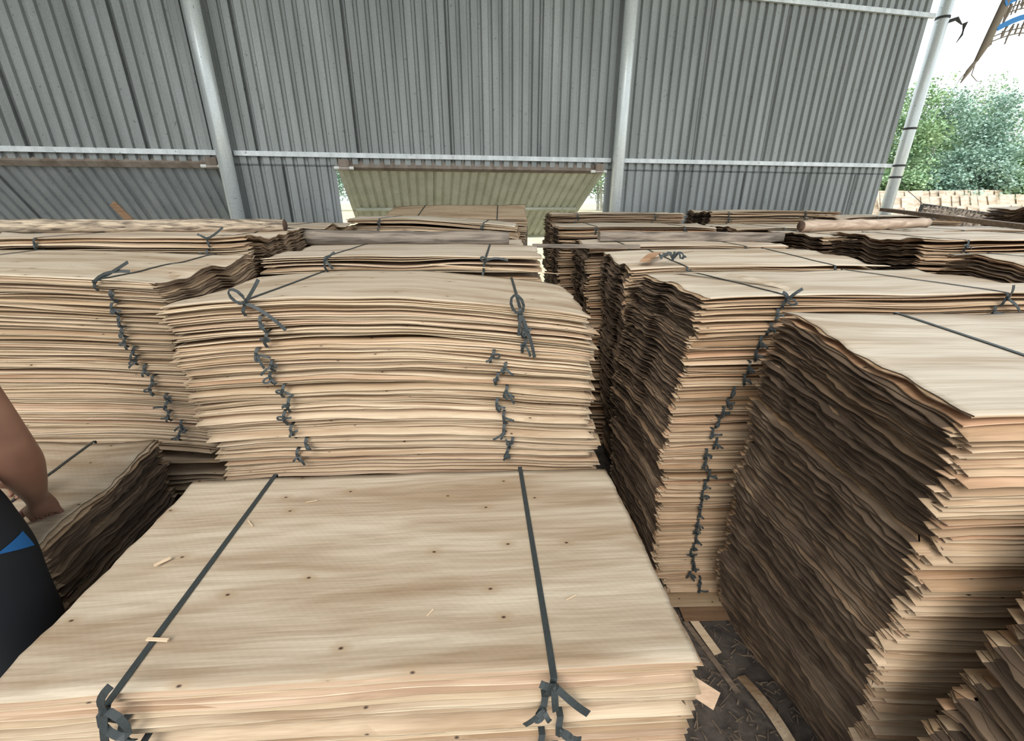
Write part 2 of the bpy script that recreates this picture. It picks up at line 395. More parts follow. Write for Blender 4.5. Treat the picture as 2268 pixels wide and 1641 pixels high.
def stack(name_phrase, lean, Lx, W, z0, z1, bh, spb, yaw, seed, field, straps=((0.22,), (0.78,)), mats=('veneer', 'end'), topmat='veneer_top',
          nf=26, ne=14, nb=5, detail_from=0.0, ystep=0.010, xjit=0.010, shear=0.0, group=None, coarse_h=0.18, top_detail=True,
          droop=0.006, strap_from=0.0, top_spec=None, strap_w=0.010, bow_scale=1.0, topname='topmost', endcurl=0.0, skip_straps=(), fullness=1.0, gapv=0.75, bundle_extra=None, tops=(40, 22)):
    """build a pile of tied bundles; one Empty per bundle, one mesh per sheet"""
    rng = random.Random(seed); nr = np.random.RandomState(seed)
    zs = []
    z = z1
    while z > z0 + 0.004:
        h = bh * rng.uniform(0.82, 1.2) if z > detail_from else coarse_h
        if z - h < z0 + bh * 0.5: h = z - z0
        zs.append((z - h, z)); z -= h
    nB = len(zs)
    P, E = perimeter(Lx, W, nf, ne, nb); n = len(P)
    topo = ring_topology(n, E)
    group = group or ('veneer bundles of ' + name_phrase)
    out = []
    shear_in = shear
    for bi, (za, zb) in enumerate(zs):
        shear = float(np.interp((za + zb) / 2, [t[0] for t in shear_in], [t[1] for t in shear_in])) if isinstance(shear_in, list) else shear_in
        fine = zb > detail_from
        dx, dy = lerp_tab(lean, (za + zb) / 2)
        bx = rng.uniform(-xjit, xjit) * 1.3; by = rng.uniform(-1, 1) * ystep * 0.8
        cy, sy = math.cos(yaw), math.sin(yaw)
        loc = (dx + bx * cy - by * sy, dy + bx * sy + by * cy, za)
        if bi == 0: lab = f'{topname} veneer bundle of {name_phrase}'
        else: lab = f'{ORD[bi + 1]} veneer bundle from top of {name_phrase}'
        e = empty('veneer_bundle', lab, 'veneer bundle', loc, yaw, group)
        J = spb if fine else max(4, int((zb - za) / 0.03))
        if fine: J = max(3, spb + rng.randint(-1, 1))
        ph = nr.uniform(0, 6.28, (J, 3)); kx = 2 * PI / nr.uniform(0.55, 2.6, (J, 3)); ky = nr.uniform(-9, 9, (J, 3))
        basegap = nr.uniform(0.45, 1.05, J) * nr.choice([0.8, 1, 1, 3.0], J)
        def cum(X, Y):
            g = []
            for j in range(J):
                s = sum(np.sin(kx[j, q] * X + ky[j, q] * Y * 0.6 + ph[j, q]) for q in range(3)) / 3
                g.append(np.clip(basegap[j] * (1 + gapv * 1.35 * s), 0.16, None))
            g = np.array(g); c = np.cumsum(g, 0); return c / c[-1]
        topf = lambda zz: (zz - z0) / max(1e-6, z1 - z0)
        def surf(X, Y, zabs):
            return (zabs - za) + field(X, Y, zabs, topf(zabs) ** 1.5)
        outer = P * np.array([Lx, W])
        xn = np.zeros(n)
        fo = nr.uniform(-1, 1, J) * ystep; fo += nr.choice([0, 0, 0, -1.3], J) * ystep
        lo = nr.uniform(-1, 1, J) * xjit; ro = nr.uniform(-1, 1, J) * xjit
        dr = nr.uniform(0, 1, J) ** 2 * droop
        band = nr.uniform(0, 1, J) < 0.14; fo = np.where(band, fo - 1.1 * ystep, fo); dr = np.where(band, nr.uniform(1.5, 2.4, J) * droop, dr)
        th = 0.0021 if fine else 0.004
        for j in range(J):
            top_full = (bi == 0 and j >= J - 3)
            kk = nr.uniform(4, 30, 4); pp = nr.uniform(0, 6.28, 4)
            fr = lambda X: fo[j] + ystep * 0.14 * (np.sin(kk[0] * X + pp[0]) + 0.6 * np.sin(kk[1] * X * 2 + pp[1]))
            en = lambda Y: xjit * 0.4 * (np.sin(kk[2] * Y * 2.0 + pp[2]) + 0.5 * np.sin(kk[3] * Y * 6 + pp[3]))
            zl = za + (zb - za) * (j + 0.5) / J
            def Z(X, Y):
                cc = cum(X, Y)[j]
                a = surf(X, Y, za); b_ = surf(X, Y, zb); return a + (b_ - a) * cc - th * 0.6
            sh = lambda Y: shear * Y
            if top_full:
                sheetm = grid_sheet('veneer_sheet', Lx, W, tops[0], tops[1], Z, th, (lo[j], ro[j], en, en), (lambda X: fr(X) * 0.5,), [M[topmat] if j == J - 1 else M[mats[0]], M[mats[1]], M['edge' if mats[0] == 'veneer' else 'edge_orange']])
                o = link('veneer_sheet', sheetm, e)
                if shear:
                    for v in sheetm.vertices: v.co.x += shear * v.co.y
                continue
            X = outer[:, 0].copy(); Y = outer[:, 1].copy()
            front = P[:, 1] == 0; back = P[:, 1] == 1; left = P[:, 0] == 0; right = P[:, 0] == 1
            fro = fr(X); Y = np.where(front, fro, Y); Y = np.where(back, W + fo[j] * 0.5, Y)
            eno = en(outer[:, 1])
            X = np.where(left, lo[j] + eno, X); X = np.where(right, Lx + ro[j] + eno, X)
            ins = 0.022
            XI = np.where(left, X + ins, X); XI = np.where(right, X - ins, XI)
            YI = np.where(front, Y + ins, Y); YI = np.where(back, Y - ins, YI)
            ZO = Z(X, Y) - np.where(front, dr[j], 0); ZI = Z(XI, YI)
            if endcurl:
                ZO = ZO + np.where(left | right, endcurl * np.sin(ph[j, 0] + Y * 20 * (1 + 0.3 * math.sin(ph[j, 1]))), 0)
            X = X + sh(Y); XI = XI + sh(YI)
            co = np.concatenate([np.stack([X, Y, ZO + th/2], -1), np.stack([XI, YI, ZI + th/2], -1), np.stack([X, Y, ZO - th/2], -1), np.stack([XI, YI, ZI - th/2], -1)])
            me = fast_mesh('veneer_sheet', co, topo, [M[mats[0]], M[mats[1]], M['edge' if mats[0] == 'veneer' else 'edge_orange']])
            o = link('veneer_sheet', me, e)
        # straps
        if zb > strap_from:
            for si, tab in enumerate(straps):
                if si in skip_straps: continue
                u = tab(zb) if callable(tab) else tab[0] + rng.uniform(-0.012, 0.012)
                xs = u * Lx
                def sv(y, zabs): return float(surf(np.array([xs]), np.array([y]), zabs)[0])
                mb = MB(); yf = -ystep * 2.3 - 0.003
                zt = sv(0, zb); zb_ = sv(0, za)
                slant = rng.uniform(-0.012, 0.012)
                pts = [(xs + slant, yf + 0.004, zb_ + 0.001), (xs + slant*0.6 - 0.006, yf - 0.003, zb_ * 0.67 + zt * 0.33), (xs - 0.003, yf - 0.003, zb_ * 0.25 + zt * 0.75), (xs, yf + 0.003, zt + 0.001)]
                fac = [(0, -1, 0.1), (0, -1, 0.1), (0, -1, 0.2), (0, -1, 1)]
                if bi == 0:
                    for q in range(1, 14):
                        y = yf + 0.003 + (W + 0.012 - yf) * q / 13; pts.append((xs + shear * max(y, 0), y, sv(min(max(y, 0), W), zb) + 0.0022)); fac.append((0, 0, 1))
                else:
                    for q in range(1, 5):
                        y = yf + 0.003 + (W + 0.012 - yf) * q / 4; pts.append((xs + shear * max(y, 0), y, sv(min(max(y, 0), W), zb) - 0.001)); fac.append((0, 0, 1))
                pts.append((xs + shear * W, W + 0.014, sv(W, za) + 0.002)); fac.append((0, 1, 0.2))
                mb.ribbon(pts, fac, strap_w, 0.0007)
                so = mb.build('strap', M['strap'], e)
                mk = MB()
                if bi == 0 and top_spec is not None and si < len(top_spec) and top_spec[si] is not None:
                    bow(mk, (xs, yf, zt * top_spec[si][1] + zb_ * (1 - top_spec[si][1])), rng, bow_scale, spec=top_spec[si][0], wd=strap_w)
                else:
                    r = rng.random()
                    bow(mk, (xs + slant * 0.3, yf, zt * 0.6 + zb_ * 0.4), rng, bow_scale * rng.uniform(0.40, 0.85), tails=1 if r < 0.6 else 2, loops=1 if r < 0.7 else 0, wd=strap_w * 0.72)
                mk.build('bow', M['strap'], so)
        out.append(e)
    return out

def rd(a): return math.radians(a)
# A: foreground stack
fA = Field(1.31, 0.66, 0.006, 0.006, 0.25, 1, tilt=(0.0, 0), frontamp=0.0012)
stack('the pale foreground pile nearest the camera', [(0, -0.945, 0.503), (0.93, -0.945, 0.493)], 1.31, 0.65, 0, 0.925, 0.052, 7, rd(3.2), 11, fA,
      shear=-0.02,
      straps=(lambda z: 0.190 + 0.01 * math.sin(z * 40), lambda z: 0.778 + 0.012 * math.sin(z * 55)), nf=44, ne=14, detail_from=0.62, ystep=0.007, xjit=0.006,
      strap_w=0.013, bow_scale=1.25, strap_from=0.6, droop=0.007, coarse_h=0.2, tops=(56, 30), gapv=0.8,
      top_spec=[([('t', 1.35, 0.075), ('l', -1.15, 0.05), ('t', -1.75, 0.075)], 0.95), ([('t', -0.75, 0.07), ('t', 2.1, 0.03), ('t', -1.6, 0.04)], 0.85)])
# B: centre stack
fB = Field(1.30, 0.60, 0.045, 0.008, 0.30, 2, tilt=(-0.045, -0.01), frontamp=0.0010)
stack('the tall pale centre pile', [(0, -1.0, 1.30), (0.93, -1.0, 1.28), (1.10, -1.03, 1.27), (1.25, -1.05, 1.27), (1.47, -1.05, 1.275)], 1.30, 0.60, 0, 1.430, 0.045, 11, rd(2.5), 12, fB,
      straps=(lambda z: float(np.interp(z, [.93, 1.13, 1.15, 1.2, 1.46], [.215, .235, .25, .215, .215])) + 0.012 * math.sin(z * 91), lambda z: float(np.interp(z, [.93, 1.3, 1.34, 1.46], [.765, .775, .83, .83])) + 0.010 * math.sin(z * 77)),
      nf=40, ne=10, detail_from=0.86, ystep=0.008, xjit=0.013, coarse_h=0.23, strap_from=0.90, gapv=0.8, mats=('veneer', 'end'),
      top_spec=[([('l', 2.2, 0.05), ('t', 0.75, 0.10), ('t', -0.25, 0.12)], 0.9), ([('l', 1.9, 0.06), ('t', -1.1, 0.13), ('t', -1.6, 0.06)], 0.75)])
# C: left stack behind the low pile
fC = Field(1.30, 0.62, 0.01, 0.03, 0.26, 3, tilt=(-0.035, 0.01), frontamp=0.0010)
stack('the tall left pile behind the person', [(0, -2.50, 1.50), (0.93, -2.47, 1.47), (1.2, -2.50, 1.46), (1.53, -2.51, 1.45)], 1.30, 0.62, 0, 1.52, 0.040, 9, rd(1), 13, fC,
      straps=((0.25,), lambda z: float(np.interp(z, [.93, 1.53], [.915, .865])) + 0.006 * math.sin(z * 60)), nf=36, ne=14, detail_from=0.86, ystep=0.006, xjit=0.012, coarse_h=0.22,
      strap_from=0.93, mats=('veneer', 'end_light'), top_spec=[None, ([('t', 0.65, 0.14), ('t', 0.35, 0.16)], 0.9)])
# D: low pile at the left being sorted by the man
fD = Field(1.28, 0.52, 0.0, 0.016, 0.17, 4, tilt=(0.01, 0.03), frontamp=0.003)
stack('the low left pile under the hand', [(0, -2.56, 0.90), (0.9, -2.57, 0.90)], 1.28, 0.52, 0, 0.885, 0.050, 8, rd(0), 14, fD,
      straps=(lambda z: 0.35, lambda z: 0.80), nf=14, ne=26, detail_from=0.35, ystep=0.006, xjit=0.014, shear=-0.10, coarse_h=0.175, strap_from=0.86, mats=('veneer', 'end'), endcurl=0.003)
# F1: near right stack
fF1 = Field(1.30, 0.66, 0.0, 0.012, 0.30, 5, tilt=(0.0, 0.0), frontamp=0.0012)
stack('the nearest tall right pile', [(0, 1.12, 0.82), (0.35, 0.95, 0.72), (0.8, 0.80, 0.64), (1.2, 0.765, 0.62), (1.44, 0.725, 0.62)], 1.30, 0.655, 0, 1.435, 0.047, 10, rd(0), 15, fF1,
      straps=((0.28,), (0.80,)), nf=20, ne=30, detail_from=0.0, ystep=0.008, xjit=0.012, shear=[(0, -0.24), (0.35, -0.15), (0.8, 0.0), (1.2, 0.02), (1.44, 0.12)], strap_from=0.9, topmat='veneer_top_clean', endcurl=0.0015, strap_w=0.012,
      top_spec=[([('t', -1.2, 0.05)], 0.5), None], tops=(40, 30), mats=('veneer_orange', 'end'))
# F2
fF2 = Field(1.32, 0.64, 0.0, 0.012, 0.20, 6, tilt=(0.01, -0.02), frontamp=0.0012)
stack('the second right pile counting back', [(0, 0.76, 1.51), (0.2, 0.66, 1.50), (0.5, 0.62, 1.47), (0.9, 0.59, 1.44), (1.2, 0.62, 1.43), (1.45, 0.63, 1.42)], 1.32, 0.64, 0, 1.455, 0.047, 10, rd(0.4), 16, fF2,
      straps=(lambda z: float(np.interp(z, [0, 1.0, 1.45], [.11, .13, .20])) + 0.006 * math.sin(z * 50), (0.76,)), nf=20, ne=26, ystep=0.006, xjit=0.010, shear=-0.09, strap_from=0.0, topmat='veneer_top_clean',
      mats=('veneer_orange', 'end'), endcurl=0.002, bow_scale=0.8, top_spec=[([('t', 1.2, 0.07), ('t', 1.9, 0.05), ('l', -0.4, 0.035)], 0.75), ([('t', -0.6, 0.07), ('t', 1.9, 0.07)], 0.6)])
# F3..F6
def backstack(phrase, x, y, top, seed, yaw=1.0, depth=0.63, Lx=1.30, fine=0.12, dark=True, mats=None, endamp=0.02, arch=0.008, nb_=8, tmat='veneer_top_clean', topspec=None, strapsu=(0.2, 0.78), bh=0.055, lean=None, detail=None, ne=20, tilt=(0, 0)):
    f = Field(Lx, depth, arch, endamp * 0.7, 0.15, seed, tilt=tilt, frontamp=0.001)
    return stack(phrase, lean or [(0, x, y), (top, x, y)], Lx, depth, 0, top, bh, nb_, rd(yaw), seed, f, straps=((strapsu[0],), (strapsu[1],)), nf=18, ne=ne,
                 detail_from=(top - fine) if detail is None else detail, ystep=0.006, xjit=0.011, coarse_h=0.235, strap_from=(top - fine), mats=mats or ('veneer_orange', 'end'), topmat=tmat, top_spec=topspec, tops=(24, 16), endcurl=0.002, bow_scale=0.9)
backstack('the third right pile counting back', 0.58, 2.16, 1.455, 21, detail=0.4, ne=22, lean=[(0, 0.72, 2.16), (0.8, 0.60, 2.16), (1.455, 0.575, 2.16)], tilt=(0.01, 0.02))
backstack('the right pile crossed by a squared log', 0.50, 2.90, 1.475, 22, detail=0.6, ne=20, lean=[(0, 0.56, 2.90), (1.475, 0.49, 2.90)])
backstack('the right pile just beyond the squared log', 0.39, 3.68, 1.555, 23, detail=0.9, strapsu=(0.24, 0.8), endamp=0.03)
backstack('the sixth right pile, before the open shutter', 0.37, 4.42, 1.635, 24, detail=1.1, fine=0.1, endamp=0.02)
# centre column behind B
backstack('the second centre pile from the front', -1.16, 2.05, 1.505, 31, fine=0.11, nb_=8, mats=('veneer', 'end_light'), bh=0.082, strapsu=(0.22, 0.79), endamp=0.012, topspec=[([('t', 0.6, 0.08), ('t', -0.5, 0.05)], 0.8), ([('t', 0.45, 0.11), ('l', 2.6, 0.03)], 0.8)])
backstack('the centre pile under the round grey log', -1.24, 2.76, 1.48, 32, fine=0.1, mats=('veneer', 'end_light'))
backstack('the centre pile just beyond the round grey log', -1.26, 3.48, 1.60, 33, fine=0.13, nb_=7, mats=('veneer', 'end_light'), yaw=-1, strapsu=(0.19, 0.8), arch=0.02, tilt=(-0.06, 0))
# left column behind C
backstack('the centre pile farthest back in the shutter opening', -1.18, 4.15, 1.655, 36, fine=0.12, depth=0.55, tilt=(0, 0.11), mats=('veneer', 'end_light'), strapsu=(0.24, 0.8), tmat='veneer')
backstack('the far left pile second from the front', -2.57, 2.12, 1.585, 34, fine=0.6, detail=1.30, mats=('veneer', 'end_light'), strapsu=(0.24, 0.865), endamp=0.04, topspec=[None, ([('t', 0.35, 0.12), ('t', 2.4, 0.05)], 0.9)])
backstack('the far left pile behind the barky log', -2.49, 2.84, 1.595, 35, fine=0.15, detail=1.30, mats=('veneer', 'end_light'), endamp=0.03)
# right column G, H
backstack('the outer right pile beside the second pile', 2.00, 1.40, 1.525, 41, fine=0.16, detail=1.2, strapsu=(0.15, 0.8), endamp=0.025, tmat='veneer_top_clean')
backstack('the outer right pile with wide wavy end', 2.00, 2.17, 1.570, 42, fine=0.16, detail=1.2, strapsu=(0.17, 0.8), endamp=0.03)
backstack('the outer right pile under the peeled round log', 2.02, 2.93, 1.535, 43, fine=0.12, detail=1.3, strapsu=(0.13, 0.7))
backstack('the outer right pile fifth from the front', 1.83, 3.66, 1.545, 44, fine=0.1, detail=1.3, strapsu=(0.3, 0.8))
backstack('the outer right pile below the wall', 1.98, 4.55, 1.645, 45, fine=0.14, nb_=7, strapsu=(0.14, 0.72), endamp=0.03, arch=0.02)
backstack('the far right pile below the wall', 3.38, 4.72, 1.595, 46, fine=0.12, nb_=7, strapsu=(0.3, 0.72), endamp=0.03, arch=0.015)
backstack('the far right pile behind the diagonal batten', 3.40, 3.80, 1.52, 47, fine=0.1, strapsu=(0.3, 0.8))
backstack('the far right pile beneath the diagonal batten', 3.42, 3.0, 1.50, 48, fine=0.1, strapsu=(0.2, 0.8))
backstack('the far right pile at the frame edge', 3.42, 2.2, 1.49, 49, fine=0.1, strapsu=(0.2, 0.8))
backstack('the dark ended pile by the woven mat', 4.98, 4.20, 1.69, 50, fine=0.3, detail=1.3, endamp=0.04)
# F0 right bottom corner
fG = Field(1.30, 0.62, 0.0, 0.022, 0.4, 7, frontamp=0.002)
stack('the low dark pile in the bottom right corner', [(0, 0.80, -0.10), (0.78, 0.783, -0.10), (1.11, 0.82, -0.10), (1.30, 0.85, -0.10)], 1.30, 0.63, 0, 1.30, 0.047, 8, rd(0), 17, fG,
      straps=((0.25,), (0.8,)), nf=8, ne=26, detail_from=0.3, ystep=0.008, xjit=0.016, strap_from=1.3, shear=0.05, mats=('veneer_orange', 'end'))

# ------------------------------------------------------------------ the shed: wall, posts, girts, shutters, roof, floor
def wp(s, z, d=0.0):
    """point on the wall: s along it, z up, d metres in front of it (towards the camera)"""
    return Vector((s * math.cos(PHI) + d * math.sin(PHI), 5.3 + s * math.sin(PHI) - d * math.cos(PHI), z))
def corr(name, s0, s1, zlo, zhi, mat_, parent, pitch=0.106, depth=0.026, f=None, phase=0.0):
    """one corrugated sheet (trapezoid ribs)"""
    prof = []; s = s0
    k0 = math.floor((s0 - phase) / pitch) - 1
    pts = []
    k = k0
    while True:
        b0 = phase + k * pitch
        for du, dd in ((0.0, 0.0), (0.22, 0.0), (0.34, 1.0), (0.90, 1.0)):
            pts.append((b0 + du * pitch, dd * depth))
        k += 1
        if b0 > s1: break
    xs = np.array([p[0] for p in pts]); ds = np.array([p[1] for p in pts])
    sel = [(s0, float(np.interp(s0, xs, ds)))] + [p for p in pts if s0 + 1e-4 < p[0] < s1 - 1e-4] + [(s1, float(np.interp(s1, xs, ds)))]
    vs = []; fs = []; n = len(sel)
    f = f or (lambda s, z, d: wp(s, z, d))
    for z in (zlo, zhi):
        for s, d in sel: vs.append(f(s, z, d))
    for z in (zlo, zhi):
        for s, d in sel: vs.append(f(s, z, d - 0.0015))
    for i in range(n - 1):
        fs.append((i, i+1, n+i+1, n+i)); fs.append((2*n+i, 3*n+i, 3*n+i+1, 2*n+i+1))
        fs.append((i, 2*n+i, 2*n+i+1, i+1)); fs.append((n+i, n+i+1, 3*n+i+1, 3*n+i))
    fs.append((0, n, 3*n, 2*n)); fs.append((n-1, 3*n-1, 4*n-1, 2*n-1))
    mb = MB(); mb.add(vs, fs)
    return mb.build(name, mat_, parent)
wall = empty('wall_back', kind='structure', loc=(0, 0, 0))
SP = [-2.84, 1.207, 5.22]
e_s = 5.06; s = -7.4; i = 0
edges = [e_s]
while edges[-1] > -7.4: edges.append(edges[-1] - 0.952)
for a, b_ in zip(edges[1:], edges[:-1]):
    corr('wall_panel', a - 0.03, b_, 2.08, 5.35, M['sheet_metal'], wall, phase=e_s)
    off = 0
for a, b_ in [(-7.4, -5.85), (-2.86, -2.35), (-2.38, -1.86), (1.10, 2.05), (2.02, 2.97), (2.94, 3.89), (3.86, 4.62), (4.59, 5.06)]:
    corr('wall_panel', a, b_, 0.0, 2.10, M['sheet_metal'], wall, phase=e_s)
# flashings beside the posts where sheets overlap
for s in (SP[0] + 0.13, SP[1] - 0.11, SP[0] - 0.17):
    mb = MB(); p = [wp(s - 0.035, 2.2, 0.024), wp(s + 0.035, 2.2, 0.024), wp(s + 0.035, 5.3, 0.024), wp(s - 0.035, 5.3, 0.024),
                    wp(s - 0.035, 2.2, 0.002), wp(s + 0.035, 2.2, 0.002), wp(s + 0.035, 5.3, 0.002), wp(s - 0.035, 5.3, 0.002)]
    mb.add(p, [(0,1,2,3),(7,6,5,4),(0,4,5,1),(1,5,6,2),(2,6,7,3),(3,7,4,0)]); mb.build('wall_flashing', M['sheet_metal'], wall)
def girt(s0, s1, z, label, h=0.045, kind='girt', mt='girt', d0=0.022, d1=0.055, zr=0.0):
    mb = MB(); vs = []
    for s, zz in ((s0, z), (s1, z + zr)):
        for d, k in ((d0, -h/2), (d1, -h/2), (d1, h/2), (d0, h/2)): vs.append(wp(s, zz + k, d))
    mb.add(vs, [(0,1,2,3),(7,6,5,4),(0,4,5,1),(1,5,6,2),(2,6,7,3),(3,7,4,0)])
    return mb.build(kind, M[mt], wall)
for a, b_ in ((-7.4, -2.90), (-2.78, 1.15), (1.26, 5.12)):
    girt(a, b_, 2.19, ''); girt(a, b_, 3.80, '')
names = ['left galvanised post with the brighter highlight, between left shutter and wall', 'middle galvanised post beside the open shutter', 'right galvanised post at the end of the wall, in front of the trees']
for s, lab in zip(SP, names):
    e = empty('steel_post', lab, 'post', wp(s, 0, 0.13 if s < 5 else 0.06), 0, 'galvanised posts along the back wall')
    mb = MB(); mb.tube([(0, 0, 0), (0, 0, 5.3)], 0.067, 24); o = mb.build('post_tube', M['galv'], e, smooth=True)
    mb = MB(); mb.box(-0.13, 0.13, -0.13, 0.13, 0, 0.012); mb.build('base_plate', M['galv'], e)
    if s > 5:
        for z in (2.05, 2.19, 2.62, 3.78):
            mb = MB(); mb.tube([(0, 0, z - 0.012), (0, 0, z + 0.012)], 0.072, 20); mb.build('wire_tie', M['dark_trim'], e)
        mb = MB(); mb.tube([(0.06, -0.03, 3.74), (0.13, -0.05, 3.76), (0.20, -0.06, 3.70), (0.235, -0.06, 3.72), (0.24, -0.06, 3.60), (0.20, -0.06, 3.52)], [0.02, 0.022, 0.006, 0.026, 0.012, 0.003], 6); mb.build('wire_twist', M['dark_trim'], e)
# shutters: hinged at the top, swung outwards
def shutter(s0, s1, zt, length, ang, matn, label, seed):
    dirn = Vector((-math.sin(PHI), math.cos(PHI), 0)) * math.cos(ang) + Vector((0, 0, -1)) * math.sin(ang)
    e = empty('wall_shutter', label, 'shutter', (0, 0, 0), 0, 'top hung shutters in the back wall')
    nrm = Vector((math.cos(PHI), math.sin(PHI), 0)).cross(dirn).normalized()
    if nrm.y > 0: nrm = -nrm
    def f(s, t, d): return wp(s, zt, 0.0) + dirn * t + nrm * d
    # panels
    np_ = 3; w_ = (s1 - s0) / np_
    for i in range(np_):
        corr('shutter_panel', s0 + i * w_, s0 + (i + 1) * w_ + 0.012, 0.02, length, M[matn], e, f=f, pitch=0.098, depth=0.020, phase=s0)
    def rail(t, name, d0=0.016, d1=0.045, h=0.04, mt='galv'):
        mb = MB(); vs = []
        for s in (s0, s1):
            for d, k in ((d0, -h/2), (d1, -h/2), (d1, h/2), (d0, h/2)): vs.append(f(s, t + k, d))
        mb.add(vs, [(0,1,2,3),(7,6,5,4),(0,4,5,1),(1,5,6,2),(2,6,7,3),(3,7,4,0)]); mb.build(name, M[mt], e)
    rail(0.0, 'top_rail', mt='rust', d0=-0.035, d1=0.04, h=0.055); rail(length * 0.5, 'middle_rail', mt='sheet_olive' if matn == 'sheet_olive' else 'rust', h=0.03); rail(length - 0.03, 'bottom_rail', mt='sheet_olive', h=0.03)
    for s in (s0 + 0.015, s1 - 0.015):
        mb = MB(); vs = []
        for t in (0.0, length):
            for d, k in ((0.012, -0.02), (0.045, -0.02), (0.045, 0.02), (0.012, 0.02)): vs.append(f(s + k, t, d))
        mb.add(vs, [(0,1,2,3),(7,6,5,4),(0,4,5,1),(1,5,6,2),(2,6,7,3),(3,7,4,0)]); mb.build('side_rail', M['sheet_olive' if matn == 'sheet_olive' else 'rust'], e)
    for s in (s0 + 0.07, s1 - 0.07):
        mb = MB(); vs = [wp(s + a, zt + c, dd) for a in (-0.05, 0.05) for c, dd in ((-0.05, 0.03), (-0.05, 0.075), (0.05, 0.075), (0.05, 0.03))]
        mb.add(vs, [(0,1,2,3),(7,6,5,4),(0,4,5,1),(1,5,6,2),(2,6,7,3),(3,7,4,0)]); h = mb.build('hinge', M['rust'], e)
        mb = MB(); mb.tube([wp(s - 0.10, zt - 0.03, 0.06), wp(s + 0.09, zt - 0.03, 0.06)], 0.016, 8); mb.build('hinge_pin', M['white_bit'], h)
    return f, e
shutter(-1.84, 1.08, 2.10, 1.75, rd(28.4), 'sheet_olive', 'open olive weathered corrugated shutter in the middle of the back wall', 1)
shutter(-5.83, -2.92, 2.10, 1.75, rd(53), 'sheet_blue', 'half open grey corrugated shutter at the left of the back wall', 2)
mb = MB(); mb.box(-0.02, 0.02, -0.02, 0.02, 0, 1.42); o = mb.build('prop_stick', M['log_grey'])
o.location = (0.20, 6.55, 0); o.rotation_euler = (0, 0, 0.3); tag(o, 'thin upright stick propping the open olive shutter', 'stick')

wl = empty('wall_left', kind='structure')
for k in range(8):
    y0 = -3.6 + k * 0.952
    corr('wall_panel', y0, y0 + 0.98, 0.0, 5.4, M['sheet_metal'], wl, f=lambda s, z, d: Vector((-7.25 + d, s, z)))
roof = empty('ceiling', kind='structure')
def rf(s, t, d):   # t metres inwards from the wall, sloping up
    return wp(s, 5.30 + t * 0.22 + d, t)
s = -7.4
while s < 5.2:
    corr('roof_panel', s, s + 0.98, -0.3, 6.2, M['roof'], roof, f=rf, depth=0.03, pitch=0.2); s += 0.95
for t in (0.3, 1.7, 3.2, 4.7, 6.0):
    mb = MB(); vs = [wp(s_, 5.30 + t * 0.22 + dz - 0.002, t + dt) for s_ in (-7.4, 5.2) for dt, dz in ((-0.03, -0.09), (0.03, -0.09), (0.03, 0), (-0.03, 0))]
    mb.add(vs, [(0,1,2,3),(7,6,5,4),(0,4,5,1),(1,5,6,2),(2,6,7,3),(3,7,4,0)]); mb.build('purlin', M['galv'], roof)

# floor: packed dirt, gently uneven
def ground(name, x0, x1, y0, y1, nx, ny, amp, mt, z=0.0, hole=None):
    X, Y = np.meshgrid(np.linspace(x0, x1, nx + 1), np.linspace(y0, y1, ny + 1))
    Z = z + amp * (np.sin(X * 9 + Y * 4) * np.sin(Y * 11 - X * 3) + 0.5 * np.sin(X * 31 + 2) * np.sin(Y * 27))
    vs = np.stack([X, Y, Z], -1).reshape(-1, 3); fs = [(j*(nx+1)+i, j*(nx+1)+i+1, (j+1)*(nx+1)+i+1, (j+1)*(nx+1)+i) for j in range(ny) for i in range(nx)]
    o = link(name, mesh(name, vs, fs), None, [M[mt]], 'structure', True); return o
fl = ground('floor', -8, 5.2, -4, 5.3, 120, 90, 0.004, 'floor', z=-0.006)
for v in fl.data.vertices:
    v.co.y = -4 + (v.co.y + 4) * (9.3 + 0.208 * v.co.x + 0.03) / 9.3
def gz(y): return 1.22 * (3 * min(1, max(0, (y - 8) / 17)) ** 2 - 2 * min(1, max(0, (y - 8) / 17)) ** 3)
gr = ground('ground', -60, 90, -40, 120, 60, 120, 0.02, 'yard', z=-0.04)
for v in gr.data.vertices: v.co.z += gz(v.co.y)

# ------------------------------------------------------------------ logs, planks, loose slivers
def log(p0, p1, r, label, mt, seed, n=14, square=False):
    rng = random.Random(seed); p0 = Vector(p0); p1 = Vector(p1); mb = MB(); d = p1 - p0
    K = 16; pts = []; rad = []
    for i in range(K + 1):
        f = i / K
        pts.append((p0 - p0) + d * f + Vector((0, rng.uniform(-1, 1) * r * 0.10, rng.uniform(-1, 1) * r * 0.08))); rad.append(r * (1 + rng.uniform(-0.06, 0.06)) * (1.04 - 0.1 * f))
    if square:
        hs = r; a = d.normalized(); sd = a.cross(Vector((0, 0, 1))).normalized(); vs = []
        for i in range(K + 1):
            for u_, v_ in ((-1, -.7), (1, -.7), (1, .7), (.7, 1), (-.7, 1), (-1, .7)):
                vs.append(pts[i] + sd * (u_ * hs * rng.uniform(.94, 1.04)) + Vector((0, 0, v_ * hs * rng.uniform(.96, 1.02))))
        fs = [(6*i+q, 6*i+(q+1)%6, 6*i+6+(q+1)%6, 6*i+6+q) for i in range(K) for q in range(6)] + [tuple(range(6))[::-1], tuple(6*K+q for q in range(6))]
        mb.add(vs, fs)
    else: mb.tube(pts, rad, n, 0, 1, 0.07, rng)
    o = mb.build('log', [M[mt], M['log_end']], smooth=not square); o.location = p0
    return tag(o, label, 'log')
log((-3.6, 2.42, 1.625), (-1.30, 2.60, 1.620), 0.038, 'long barky log with torn pale bark on the left piles', 'log_bark', 1)
log((-1.30, 2.80, 1.540), (-0.02, 2.84, 1.530), 0.046, 'round grey log lying across the centre piles', 'log_grey', 2)
